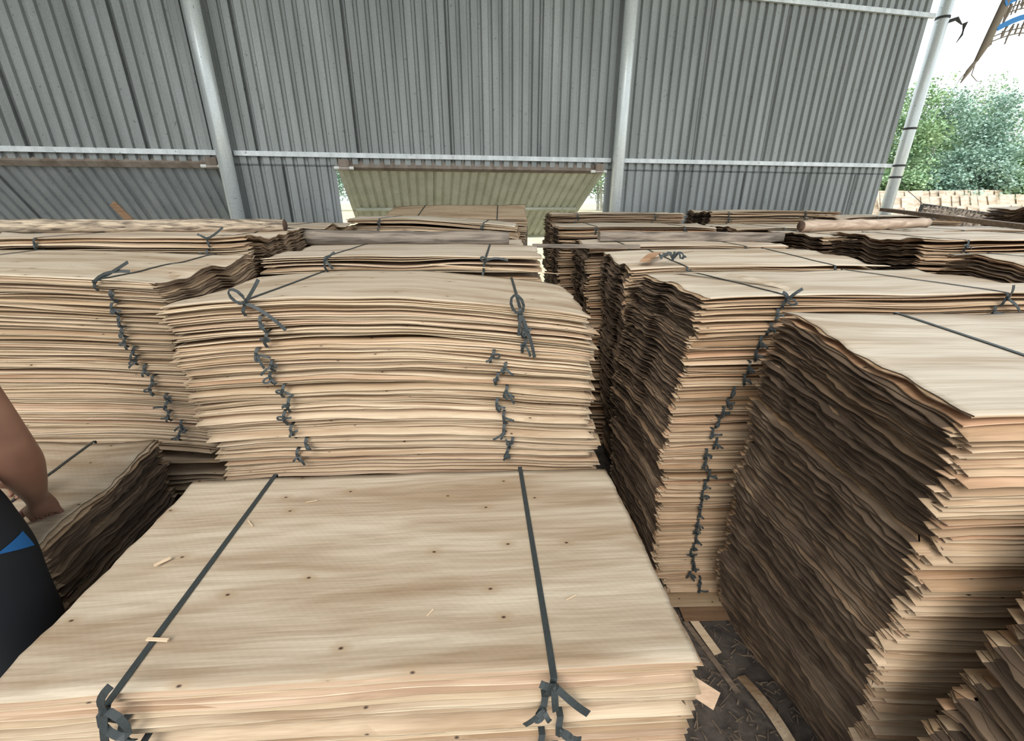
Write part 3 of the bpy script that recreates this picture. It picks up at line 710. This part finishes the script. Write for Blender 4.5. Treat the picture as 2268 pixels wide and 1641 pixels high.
log((0.62, 3.22, 1.516), (2.0, 3.34, 1.500), 0.036, 'squared grey log lying on the fourth right pile', 'log_grey', 3, square=True)
log((2.13, 3.35, 1.583), (3.30, 3.62, 1.592), 0.037, 'pale peeled round log with a dark cut end at right', 'log_pale', 4)
def board(p0, p1, wd, th, label, mt, name='plank', up=(0, 0, 1), cat='plank', bend=0.0, twist=0.0, K=8, taper=1.0):
    p0 = Vector(p0); p1 = Vector(p1); d = p1 - p0; mb = MB(); pts = []; fac = []
    for i in range(K + 1):
        f = i / K; pts.append(d * f + Vector(up) * bend * math.sin(f * PI)); q = Matrix.Rotation(twist * f, 3, d.normalized()); fac.append(q @ Vector(up))
    mb.ribbon(pts, fac, wd, th / 2)
    if taper != 1.0:
        for i in range(K + 1):
            f = i / K; s_ = 1 + (taper - 1) * f; c = pts[i]
            for q in range(4): mb.v[4*i+q] = tuple(c + (Vector(mb.v[4*i+q]) - c) * s_)
    o = mb.build(name, M[mt]); o.location = p0; return tag(o, label, cat)
board((0.13, 2.86, 1.487), (0.80, 2.80, 1.487), 0.05, 0.02, 'short grey batten bridging from the centre to the right piles', 'log_grey')
board((3.72, 4.62, 1.675), (3.05, 2.55, 1.600), 0.05, 0.03, 'long dark batten lying diagonally over the far right piles', 'plank')
board((-2.62, 3.20, 1.55), (-2.90, 3.36, 1.735), 0.045, 0.015, 'short orange brown board sticking up behind the barky log', 'plank_orange', up=(0.3, -1, 0.3))
board((-0.36, 1.93, 1.492), (0.20, 1.84, 1.466), 0.012, 0.003, 'long thin pale sliver along the back of the centre pile top', 'sliver', 'veneer_sliver', cat='wood sliver', bend=0.004, taper=0.4)
board((-0.728, 0.605, 0.938), (-0.684, 0.603, 0.938), 0.006, 0.003, 'tiny pale chip lying across the left strap in the foreground', 'sliver', 'wood_chip', cat='wood chip')
board((-0.862, 0.795, 0.934), (-0.840, 0.820, 0.934), 0.009, 0.002, 'small pale chip near the left edge of the foreground pile', 'sliver', 'wood_chip', cat='wood chip')
board((0.32, 0.60, 0.855), (0.405, 0.555, 0.830), 0.035, 0.0015, 'torn pale veneer strip jutting from the foreground pile right corner', 'veneer', 'veneer_strip', cat='veneer strip', up=(0.1, -0.9, 0.45))
board((0.66, 2.20, 1.470), (0.80, 2.42, 1.492), 0.05, 0.003, 'short wide orange offcut lying on the third right pile', 'veneer_orange', 'veneer_offcut', cat='veneer offcut', bend=0.01)
board((0.69, 2.19, 1.488), (1.02, 2.50, 1.490), 0.014, 0.003, 'narrow reddish sliver crossing the wide offcut', 'plank_orange', 'veneer_sliver', cat='wood sliver', taper=0.3)
board((0.75, 1.98, 1.452), (0.98, 1.52, 1.462), 0.055, 0.0015, 'torn curled veneer flap lying beside the strap on the second right pile', 'veneer_top_clean', 'veneer_flap', cat='veneer strip', bend=0.02, twist=0.5, taper=0.35, up=(0.15, 0, 1))
mb = MB(); rng = random.Random(5)
for k in range(7):
    pts = [Vector((0, 0, 0.0))]; a = rng.uniform(0, 6.28); ln = rng.uniform(0.05, 0.14)
    for q in range(7):
        th = q / 6 * rng.uniform(2.5, 4.5); pts.append(Vector((math.cos(a) * ln * q / 6, math.sin(a) * ln * q / 6 * 0.5, 0.012 + 0.03 * abs(math.sin(th)))))
    mb.ribbon(pts, (0.2, -0.7, 0.6), 0.012, 0.0008)
o = mb.build('strap_tangle', M['strap']); o.location = (0.80, 2.20, 1.472); tag(o, 'tangle of cut grey strap on the third right pile', 'strap offcut')
# floor litter
rng = random.Random(8)
for k, (p0, p1, wd, lab) in enumerate([((0.775, 1.47, 0.03), (0.85, 1.23, 0.012), 0.035, 'pale wooden lath on the dirt floor beside the foreground pile'),
                                    ((0.90, 1.14, 0.012), (0.955, 0.88, 0.03), 0.035, 'long curled veneer strip on the dirt floor at bottom'),
                                    ((0.77, 1.38, 0.01), (0.86, 1.08, 0.01), 0.022, 'dull narrow lath half under the foreground pile'),
                                    ((0.70, 1.455, 0.05), (0.98, 1.455, 0.06), 0.07, 'pale broken offcut at the foot of the second right pile'),
                                    ((0.76, 1.40, 0.03), (0.96, 1.40, 0.04), 0.07, 'brown broken offcut lying in front of the pale one')]):
    board(p0, p1, wd, 0.004, lab, ['sliver', 'veneer', 'plank', 'veneer', 'plank_orange'][k], 'veneer_offcut', cat='veneer offcut', bend=0.02 if k == 1 else 0.0, twist=0.8 if k == 1 else 0.1)
mb = MB()
for k in range(700):
    x = rng.uniform(0.42, 1.15); y = rng.uniform(0.5, 1.45); a = rng.uniform(0, 6.28); ln = rng.uniform(0.006, 0.045) * (2.0 if rng.random() < 0.08 else 1); wd = rng.uniform(0.001, 0.005)
    p = Vector((x, y, 0.004 + rng.uniform(0, 0.006))); d = Vector((math.cos(a), math.sin(a), rng.uniform(-0.1, 0.1))) * ln
    mb.ribbon([p, p + d * 0.5 + Vector((0, 0, 0.002)), p + d], (0, 0, 1), wd, 0.0004)
tag(mb.build('wood_shavings', M['plank'], kind='stuff'), 'fine wood shavings scattered over the dirt floor at right', 'shavings')

# ------------------------------------------------------------------ mats, wire
mm = empty('woven_mat_screen', 'brown woven mat screen with a dark edge standing outside at right', 'mat', (5.82, 6.55, 0))
K, J = 26, 10
p00, p10, p01, p11 = Vector((-0.04, 0, 1.25)), Vector((0.95, -0.55, 1.22)), Vector((0, 0, 1.71)), Vector((0.95, -0.55, 1.55))
rng = random.Random(3)
mb = MB()
for j in range(J):      # horizontal reeds woven over vertical ones
    pts = []
    for i in range(K * 2 + 1):
        f = i / (K * 2); g = (j + 0.5) / J
        p = (p00 * (1 - f) + p10 * f) * (1 - g) + (p01 * (1 - f) + p11 * f) * g
        pts.append(p + Vector((0.2, -0.9, 0)).normalized() * (0.012 * math.sin(i * PI / 2 + j * PI) + 0.02 * math.sin(f * 5)))
    mb.ribbon(pts, (0.3, -1, 0), 0.040, 0.003)
mb.build('weft', M['mat_weave'], mm)
mb = MB()
for i in range(K):
    f = (i + 0.5) / K; pts = []
    for j in range(J * 2 + 1):
        g = j / (J * 2); p = (p00 * (1 - f) + p10 * f) * (1 - g) + (p01 * (1 - f) + p11 * f) * g
        pts.append(p + Vector((0.2, -0.9, 0)).normalized() * (0.012 * math.cos(j * PI / 2 + i * PI) + 0.02 * math.sin(f * 5)))
    mb.ribbon(pts, (0.3, -1, 0), 0.026, 0.003)
mb.build('warp', M['mat_weave'], mm)
mb = MB(); mb.tube([p01, p01 * 0.5 + p11 * 0.5 + Vector((0, 0, -0.01)), p11], 0.016, 8); mb.build('top_edge', M['dark_trim'], mm)
mb = MB(); mb.tube([Vector((-0.05, 0, 0)), p00, p01], 0.022, 8); mb.build('side_edge', M['dark_trim'], mm)
mb = MB(); mb.tube([Vector((0.95, -0.55, 0)), p10, p11], 0.016, 8); mb.build('side_edge', M['dark_trim'], mm)

hm = empty('hanging_mat', 'ragged rolled mat with blue ribbons hanging at the top right', 'mat', (4.62, 5.0, 3.10))
mb = MB(); mb.tube([(-0.11, 0.0, -0.08), (-0.07, 0, 0.05), (0.0, 0, 0.45), (0.08, 0, 0.95)], [0.016, 0.032, 0.036, 0.036], 9); mb.build('rolled_edge', M['straw'], hm, smooth=True)
mb = MB(); mb.tube([(-0.11, 0.0, -0.08), (-0.15, 0, -0.16), (-0.19, 0, -0.26)], [0.014, 0.020, 0.005], 7)
mb.tube([(-0.11, 0, -0.10), (-0.09, 0.02, -0.19), (-0.02, 0.02, -0.24), (0.04, 0.02, -0.25)], [0.005, 0.004, 0.003, 0.002], 5)
mb.tube([(-0.12, 0, -0.10), (-0.19, 0.02, -0.22), (-0.22, 0.02, -0.31)], [0.004, 0.003, 0.001], 5); mb.build('frayed_rope', M['straw'], hm)
for z, mt in ((0.17, 'blue_ribbon'), (0.36, 'blue_ribbon')):
    mb = MB(); mb.ribbon([(-0.04 + f * 0.5, -0.03, z + 0.10 * math.sin(f * 2.6)) for f in np.linspace(0, 1, 9)], (0, -1, 0.2), 0.045, 0.002); mb.build('blue_ribbon', M[mt], hm)
mb = MB(); rng = random.Random(4)
for k in range(130):
    x = rng.uniform(-0.06, 0.5); z0 = rng.choice([0.14, 0.33, 0.52, 0.7]) + 0.10 * math.sin(max(0, x) / 0.5 * 2.6) + rng.uniform(-0.02, 0.05)
    mb.tube([(x, 0, z0), (x + rng.uniform(-0.02, 0.02), 0.01, z0 - rng.uniform(0.05, 0.15))], 0.007, 4)
for z in (0.06, 0.1, 0.26, 0.3, 0.46, 0.5, 0.54, 0.6, 0.66):
    mb.tube([(-0.06 + f * 0.56, 0.01, z + 0.09 * math.sin(f * 2.6)) for f in np.linspace(0, 1, 7)], 0.005, 4)
mb.build('straw_fringe', M['straw'], hm, kind='stuff')
mb = MB(); mb.tube([wp(5.24, 2.10, 0.05), Vector((5.45, 6.45, 1.9)), Vector((5.80, 6.53, 1.72))], 0.004, 5)
tag(mb.build('guy_wire', M['dark_trim']), 'thin wire from the right post down to the woven mat', 'wire')

# ------------------------------------------------------------------ yard: drying veneers and trees
rng = random.Random(21)
mb = MB(); mb.box(-0.32, 0.32, -0.002, 0.002, 0.0, 1.22, mat=Matrix.Rotation(rd(-20), 4, 'X')); me_dry = mb.build('drying_veneer', M['veneer_top_clean'])
first = True
for row, (Y0, z) in enumerate([(9.2, 0), (11.6, 0), (14.6, 0), (18.2, 0), (22.0, 0)]):
    x0 = Y0 * 0.76; n_ = 18
    for k in range(n_):
        rown = ['nearest', 'second', 'third', 'fourth', 'farthest'][row]
        x = x0 + k * 0.50 + rng.uniform(-0.03, 0.03)
        o = me_dry if first else me_dry.copy()
        if not first: C.objects.link(o)
        first = False
        yk = Y0 + k * 0.1 + rng.uniform(-0.05, 0.05); o.location = (x, yk, gz(yk) - 0.05); o.rotation_euler = (rng.uniform(-0.05, 0.05), rng.uniform(-0.05, 0.05), rng.uniform(0.2, 0.4))
        tag(o, f'{ORD[k+1]} sheet from the left leaning in the {rown} drying row outside', 'veneer sheet', 'veneer sheets drying in the yard')
def tree(x, y, h, rad, seed, mt, label, nleaf=5200):
    rng = random.Random(seed); nr = np.random.RandomState(seed)
    e = empty('yard_tree', label, 'tree', (x, y, gz(y) - 0.06), 0, 'trees beyond the yard')
    mb = MB(); tips = []
    for s_ in range(2):
        a = rng.uniform(0, 6.28); tip = Vector((math.cos(a) * rad * 0.25, math.sin(a) * rad * 0.25, h * 0.9))
        mb.tube([Vector((s_ * 0.25, 0, 0)), tip * 0.5 + Vector((s_ * 0.1, 0, 0)), tip], [0.11, 0.07, 0.015], 6)
        for q in range(9):
            f = rng.uniform(0.22, 0.9); b0 = tip * f; a2 = rng.uniform(0, 6.28); rr = rad * rng.uniform(0.5, 1.0) * (1.15 - f * 0.75)
            b1 = b0 + Vector((math.cos(a2) * rr, math.sin(a2) * rr, h * rng.uniform(0.06, 0.17)))
            mb.tube([b0, (b0 + b1) / 2 + Vector((0, 0, -0.1)), b1], [0.035, 0.022, 0.006], 5); tips.append(b1); tips.append((b0 + b1) / 2)
        tips.append(tip)
    mb.build('trunk', M['bark'], e)
    cl = []
    for t_ in tips:
        for q in range(3): cl.append((t_ + Vector((rng.gauss(0, 0.3), rng.gauss(0, 0.3), rng.gauss(0, 0.3))) * rad * 0.35, rng.uniform(0.22, 0.42) * rad))
    idx = nr.randint(0, len(cl), nleaf)
    cen = np.array([tuple(c[0]) for c in cl])[idx]; rr = np.array([c[1] for c in cl])[idx]
    v = nr.normal(size=(nleaf, 3)); v /= np.linalg.norm(v, axis=1)[:, None]; v[:, 2] *= 0.7
    p = cen + v * (rr * nr.uniform(0.5, 1.05, nleaf))[:, None]
    a = nr.uniform(0, 2 * PI, nleaf); ln = nr.uniform(0.10, 0.20, nleaf); wd = ln * nr.uniform(0.25, 0.42, nleaf)
    d = np.stack([np.cos(a), np.sin(a), nr.uniform(-1.0, 0.2, nleaf)], -1); d /= np.linalg.norm(d, axis=1)[:, None]
    up = nr.normal(size=(nleaf, 3)) * 0.5 + np.array([0, 0, 1]); sd = np.cross(d, up); sd /= np.linalg.norm(sd, axis=1)[:, None]
    q0 = p; q1 = p + d * (ln * .5)[:, None] + sd * wd[:, None] / 1; q2 = p + d * ln[:, None]; q3 = p + d * (ln * .5)[:, None] - sd * wd[:, None]
    vs = np.stack([q0, q1, q2, q3], 1).reshape(-1, 3); nv = len(vs)
    lv = np.arange(nv, dtype=np.int32); lt = np.full(nleaf, 4, np.int32); ls = np.arange(0, nv, 4, dtype=np.int32)
    me = fast_mesh('foliage', vs, (lt, ls, lv, np.zeros(nleaf, np.int32)), [M[mt]])
    link('foliage', me, e, kind='stuff')
T = [(21.6, 26.5, 6.7, 2.2, 'leaf_b', 'bright green tree just right of the right post'), (24.2, 27.5, 6.3, 2.0, 'leaf_a', 'grey green tree left of the sky gap'),
     (28.2, 28.5, 6.6, 2.4, 'leaf_a', 'tall blue green tree right of the sky gap'), (31.0, 28, 7.3, 2.4, 'leaf_b', 'tall green tree at the right frame edge'),
     (25.8, 30.5, 4.6, 2.6, 'leaf_b', 'lower green tree filling the sky gap'), (25.0, 25.5, 3.2, 1.8, 'leaf_a', 'low bushy tree in front beside the post'),
     (28.0, 25.8, 3.4, 2.0, 'leaf_b', 'low bright tree behind the woven mat'), (19.3, 28, 6.0, 2.2, 'leaf_a', 'tree showing through the gap left of the right post'),
     (30.5, 25.6, 3.6, 2.0, 'leaf_a', 'low tree at the far right behind the mat'), (5.6, 30, 4.2, 2.4, 'leaf_b', 'pale tree seen through the gap beside the open shutter'), (-12.0, 30, 4.2, 2.4, 'leaf_a', 'tree left of the open shutter, mostly hidden')]
T += [(24.0, 34, 7.0, 3.0, 'leaf_a', 'hazy tree far behind the bright green one'), (33.0, 34, 8.2, 3.2, 'leaf_b', 'hazy tree far behind the right edge trees'), (29.0, 35, 5.6, 3.0, 'leaf_a', 'hazy low tree far behind the sky gap'),
      (22.8, 25.0, 1.9, 1.6, 'leaf_a', 'leafy bush at the foot of the post side trees'), (26.6, 25.2, 1.8, 1.7, 'leaf_b', 'leafy bush left of the woven mat'), (29.6, 24.9, 2.0, 1.8, 'leaf_a', 'leafy bush above the woven mat'), (20.3, 25.2, 2.0, 1.6, 'leaf_b', 'leafy bush in the gap left of the right post')]
for k, (x, y, h, r, mt, lab) in enumerate(T): tree(x, y, h, r, 100 + k, mt, lab, 8500)

# ------------------------------------------------------------------ the man
def skinned(name, verts, edges_, radii, root, mt, parent, sub=2, post=None):
    me = bpy.data.meshes.new(name + '_cage'); me.from_pydata([tuple(v) for v in verts], edges_, []); me.update()
    ob = bpy.data.objects.new(name + '_cage', me); C.objects.link(ob)
    m1 = ob.modifiers.new('skin', 'SKIN'); m1.use_smooth_shade = True
    sk = me.skin_vertices[0].data
    for i, r in enumerate(radii): sk[i].radius = r if hasattr(r, '__len__') else (r, r); sk[i].use_root = (i == root)
    m2 = ob.modifiers.new('sub', 'SUBSURF'); m2.levels = sub; m2.render_levels = sub
    dg = bpy.context.evaluated_depsgraph_get(); dg.update()
    res = bpy.data.meshes.new_from_object(ob.evaluated_get(dg)); res.name = name
    bpy.data.objects.remove(ob)
    res.materials.clear()
    for m_ in (mt if isinstance(mt, list) else [mt]): res.materials.append(m_)
    res.polygons.foreach_set('use_smooth', [True] * len(res.polygons))
    o = bpy.data.objects.new(name, res); C.objects.link(o); o.parent = parent
    return o
man = empty('person', 'shirtless person in black shorts with a blue flash, reaching into the low left pile', 'person', (-1.35, 0.72, 0))
O = Vector((-1.27, 0.72, 0))
bv = {}; V = []; Ed = []; R = []
def bvx(k, p, r, frm=None):
    V.append(Vector(p) - O); R.append(r); bv[k] = len(V) - 1
    if frm is not None: Ed.append((bv[frm], bv[k]))
bvx('pelvis', (-1.27, 0.73, 1.00), (0.165, 0.12))
bvx('waist', (-1.27, 0.74, 1.14), (0.145, 0.105), 'pelvis'); bvx('chest', (-1.27, 0.78, 1.32), (0.165, 0.115), 'waist'); bvx('upper', (-1.27, 0.84, 1.46), (0.13, 0.095), 'chest')
bvx('neck', (-1.27, 0.89, 1.56), (0.055, 0.055), 'upper'); bvx('jaw', (-1.27, 0.945, 1.615), (0.062, 0.07), 'neck'); bvx('head', (-1.27, 0.965, 1.69), (0.078, 0.092), 'jaw'); bvx('crown', (-1.27, 0.955, 1.755), (0.055, 0.065), 'head')
# right arm (seen by the camera)
bvx('rsh', (-1.085, 0.82, 1.43), (0.068, 0.068), 'upper'); bvx('rua', (-1.075, 0.835, 1.33), (0.054, 0.054), 'rsh'); bvx('rel', (-1.095, 0.875, 1.205), (0.044, 0.044), 'rua')
bvx('rfa', (-1.14, 0.91, 1.145), (0.050, 0.047), 'rel'); bvx('rfb', (-1.205, 0.96, 1.045), (0.036, 0.034), 'rfa'); bvx('rwr', (-1.245, 0.99, 0.985), (0.027, 0.022), 'rfb'); bvx('rpa', (-1.262, 1.005, 0.955), (0.034, 0.018), 'rwr'); bvx('rpb', (-1.282, 1.018, 0.915), (0.036, 0.016), 'rpa')
# left arm
bvx('lsh', (-1.455, 0.83, 1.455), (0.068, 0.068), 'upper'); bvx('lua', (-1.50, 0.85, 1.34), (0.056, 0.056), 'lsh'); bvx('lel', (-1.52, 0.90, 1.20), (0.044, 0.044), 'lua')
bvx('lfa', (-1.51, 0.96, 1.13), (0.047, 0.045), 'lel'); bvx('lwr', (-1.47, 1.07, 0.99), (0.027, 0.022), 'lfa'); bvx('lpa', (-1.46, 1.09, 0.955), (0.036, 0.017), 'lwr')
for sgn, k in ((1, 'r'), (-1, 'l')):
    x = -1.27 + sgn * 0.10
    bvx(k + 'hip', (x, 0.73, 0.90), (0.092, 0.092), 'pelvis'); bvx(k + 'kn', (x + sgn * 0.01, 0.74, 0.50), (0.058, 0.058), k + 'hip'); bvx(k + 'cf', (x + sgn * 0.01, 0.71, 0.36), (0.055, 0.058), k + 'kn')
    bvx(k + 'an', (x + sgn * 0.01, 0.70, 0.09), (0.034, 0.036), k + 'cf'); bvx(k + 'ft', (x + sgn * 0.02, 0.75, 0.04), (0.038, 0.034), k + 'an'); bvx(k + 'to', (x + sgn * 0.03, 0.86, 0.025), (0.042, 0.022), k + 'ft')
# fingers: four unequal fingers curled over the sheets plus a thumb on each hand
def fingers(k, palm, fwd, side, th_side, sfx):
    palm = Vector(palm); fwd = Vector(fwd).normalized(); side = Vector(side).normalized(); down = Vector((-0.25, -0.1, -1)).normalized()
    for i, (o_, l_) in enumerate(((-0.030, 0.066), (-0.010, 0.075), (0.010, 0.070), (0.028, 0.055))):
        b0 = palm + side * o_ + fwd * 0.012; p1 = b0 + fwd * l_ * 0.45; p2 = p1 + (fwd * 0.5 + down).normalized() * l_ * 0.34; p3 = p2 + (down - fwd * 0.5).normalized() * l_ * 0.26
        bvx(f'{sfx}f{i}a', b0, 0.0092, k); bvx(f'{sfx}f{i}b', p1, 0.0088, f'{sfx}f{i}a'); bvx(f'{sfx}f{i}c', p2, 0.0078, f'{sfx}f{i}b'); bvx(f'{sfx}f{i}d', p3, 0.0066, f'{sfx}f{i}c')
    t0 = palm - fwd * 0.018 + side * th_side * 0.034; t1 = t0 + (side * th_side + fwd * 0.9 + down * 0.5).normalized() * 0.034; t2 = t1 + (fwd + down * 0.8).normalized() * 0.028
    bvx(f'{sfx}t0', t0, 0.0115, k); bvx(f'{sfx}t1', t1, 0.0098, f'{sfx}t0'); bvx(f'{sfx}t2', t2, 0.0076, f'{sfx}t1')
fingers('rpb', (-1.282, 1.018, 0.915), (-0.30, 0.35, -0.75), (0.75, 0.45, 0.0), -1, 'R')
fingers('lpa', (-1.46, 1.09, 0.955), (0.1, 0.55, -0.7), (0.9, -0.1, 0.0), 1, 'L')
body = skinned('body', V, Ed, R, 0, M['skin'], man)
# shorts: loose black cloth around hips and thighs
sv_ = [Vector(p) - O for p in ((-1.27, 0.73, 1.165), (-1.265, 0.73, 1.07), (-1.26, 0.73, 0.95), (-1.165, 0.735, 0.84), (-1.155, 0.745, 0.62), (-1.375, 0.735, 0.84), (-1.385, 0.745, 0.62))]
sh = skinned('shorts', sv_, [(0, 1), (1, 2), (2, 3), (3, 4), (2, 5), (5, 6)], [(0.185, 0.140), (0.205, 0.155), (0.20, 0.155), (0.118, 0.128), (0.115, 0.122), (0.118, 0.128), (0.115, 0.122)], 0, [M['shorts'], M['shorts_blue']], man, sub=4)
for p in sh.data.polygons:
    c = p.center + O
    pass
# blue flash: a pointed cloth patch sewn on the right side of the shorts, laid on the cloth surface
dgp = bpy.context.evaluated_depsgraph_get(); dgp.update()
def on_cloth(y, z):
    hit, loc, nn, _ = sh.ray_cast(Vector((0.6, y, z)), Vector((-1, 0, 0)))
    return (loc + nn * 0.003) if hit else Vector((0.11, y, z))
vs = []; fs = []; KK = 12
for i in range(KK + 1):
    f = i / KK; yy = 0.045 + 0.070 * f; zm = 1.000 - 0.018 * f; hh = 0.002 + 0.020 * f
    for q in range(4): vs.append(on_cloth(yy, zm - hh * 1.1 + 2 * hh * q / 3))
for i in range(KK):
    for q in range(3): fs.append((4*i+q, 4*i+4+q, 4*i+5+q, 4*i+1+q))
mb = MB(); mb.add(vs, fs); mb.build('blue_flash', M['shorts_blue'], man, smooth=True)
mb = MB(); K1, K2 = 14, 9; vs = []; fs = []
for i in range(K1 + 1):
    for j in range(K2 + 1):
        th = i / K1 * 2 * PI; ph = j / K2 * PI * 0.62
        vs.append((0.095 * math.sin(ph) * math.cos(th), -0.012 + 0.112 * math.sin(ph) * math.sin(th) + 0.235, 1.70 + 0.105 * math.cos(ph)))
for i in range(K1):
    for j in range(K2): fs.append((i*(K2+1)+j, (i+1)*(K2+1)+j, (i+1)*(K2+1)+j+1, i*(K2+1)+j+1))
mb.add(vs, fs); mb.build('hair', M['hair'], man, smooth=True)
for sx in (-1, 1):
    mb = MB(); mb.tube([(sx * 0.030, 0.328, 1.690), (sx * 0.030, 0.338, 1.690)], [0.013, 0.008], 8); mb.build('eye', M['white_bit'], man)
    mb = MB(); mb.tube([(sx * 0.083, 0.225, 1.70), (sx * 0.092, 0.22, 1.675), (sx * 0.083, 0.225, 1.655)], [0.006, 0.016, 0.006], 8); mb.build('ear', M['skin'], man, smooth=True)
mb = MB(); mb.tube([(0, 0.325, 1.695), (0, 0.345, 1.672), (0, 0.335, 1.655)], [0.006, 0.014, 0.010], 8); mb.build('nose', M['skin'], man, smooth=True)
mb = MB(); mb.tube([(-0.022, 0.318, 1.632), (0, 0.326, 1.630), (0.022, 0.318, 1.632)], [0.003, 0.006, 0.003], 7); mb.build('mouth', M['skin'], man, smooth=True)
# splinters lying on the foreground pile top
rng = random.Random(77)
for k, (x, y, a, ln, lab) in enumerate([(-0.60, 1.03, 0.3, 0.030, 'thin pale splinter near the back of the foreground pile beside the left strap'),
                                     (-0.70, 0.93, 2.4, 0.034, 'pale splinter halfway along the left strap of the foreground pile'),
                                     (-0.18, 0.66, 1.0, 0.020, 'short splinter on the middle of the foreground pile near its front'),
                                     (0.12, 0.70, 0.5, 0.026, 'splinter right of the right strap on the foreground pile')]):
    d = Vector((math.cos(a), math.sin(a), 0)) * ln
    board((x, y, 0.9335), Vector((x, y, 0.9335)) + d, 0.0028, 0.001, lab, 'sliver', 'splinter', cat='splinter', K=3)
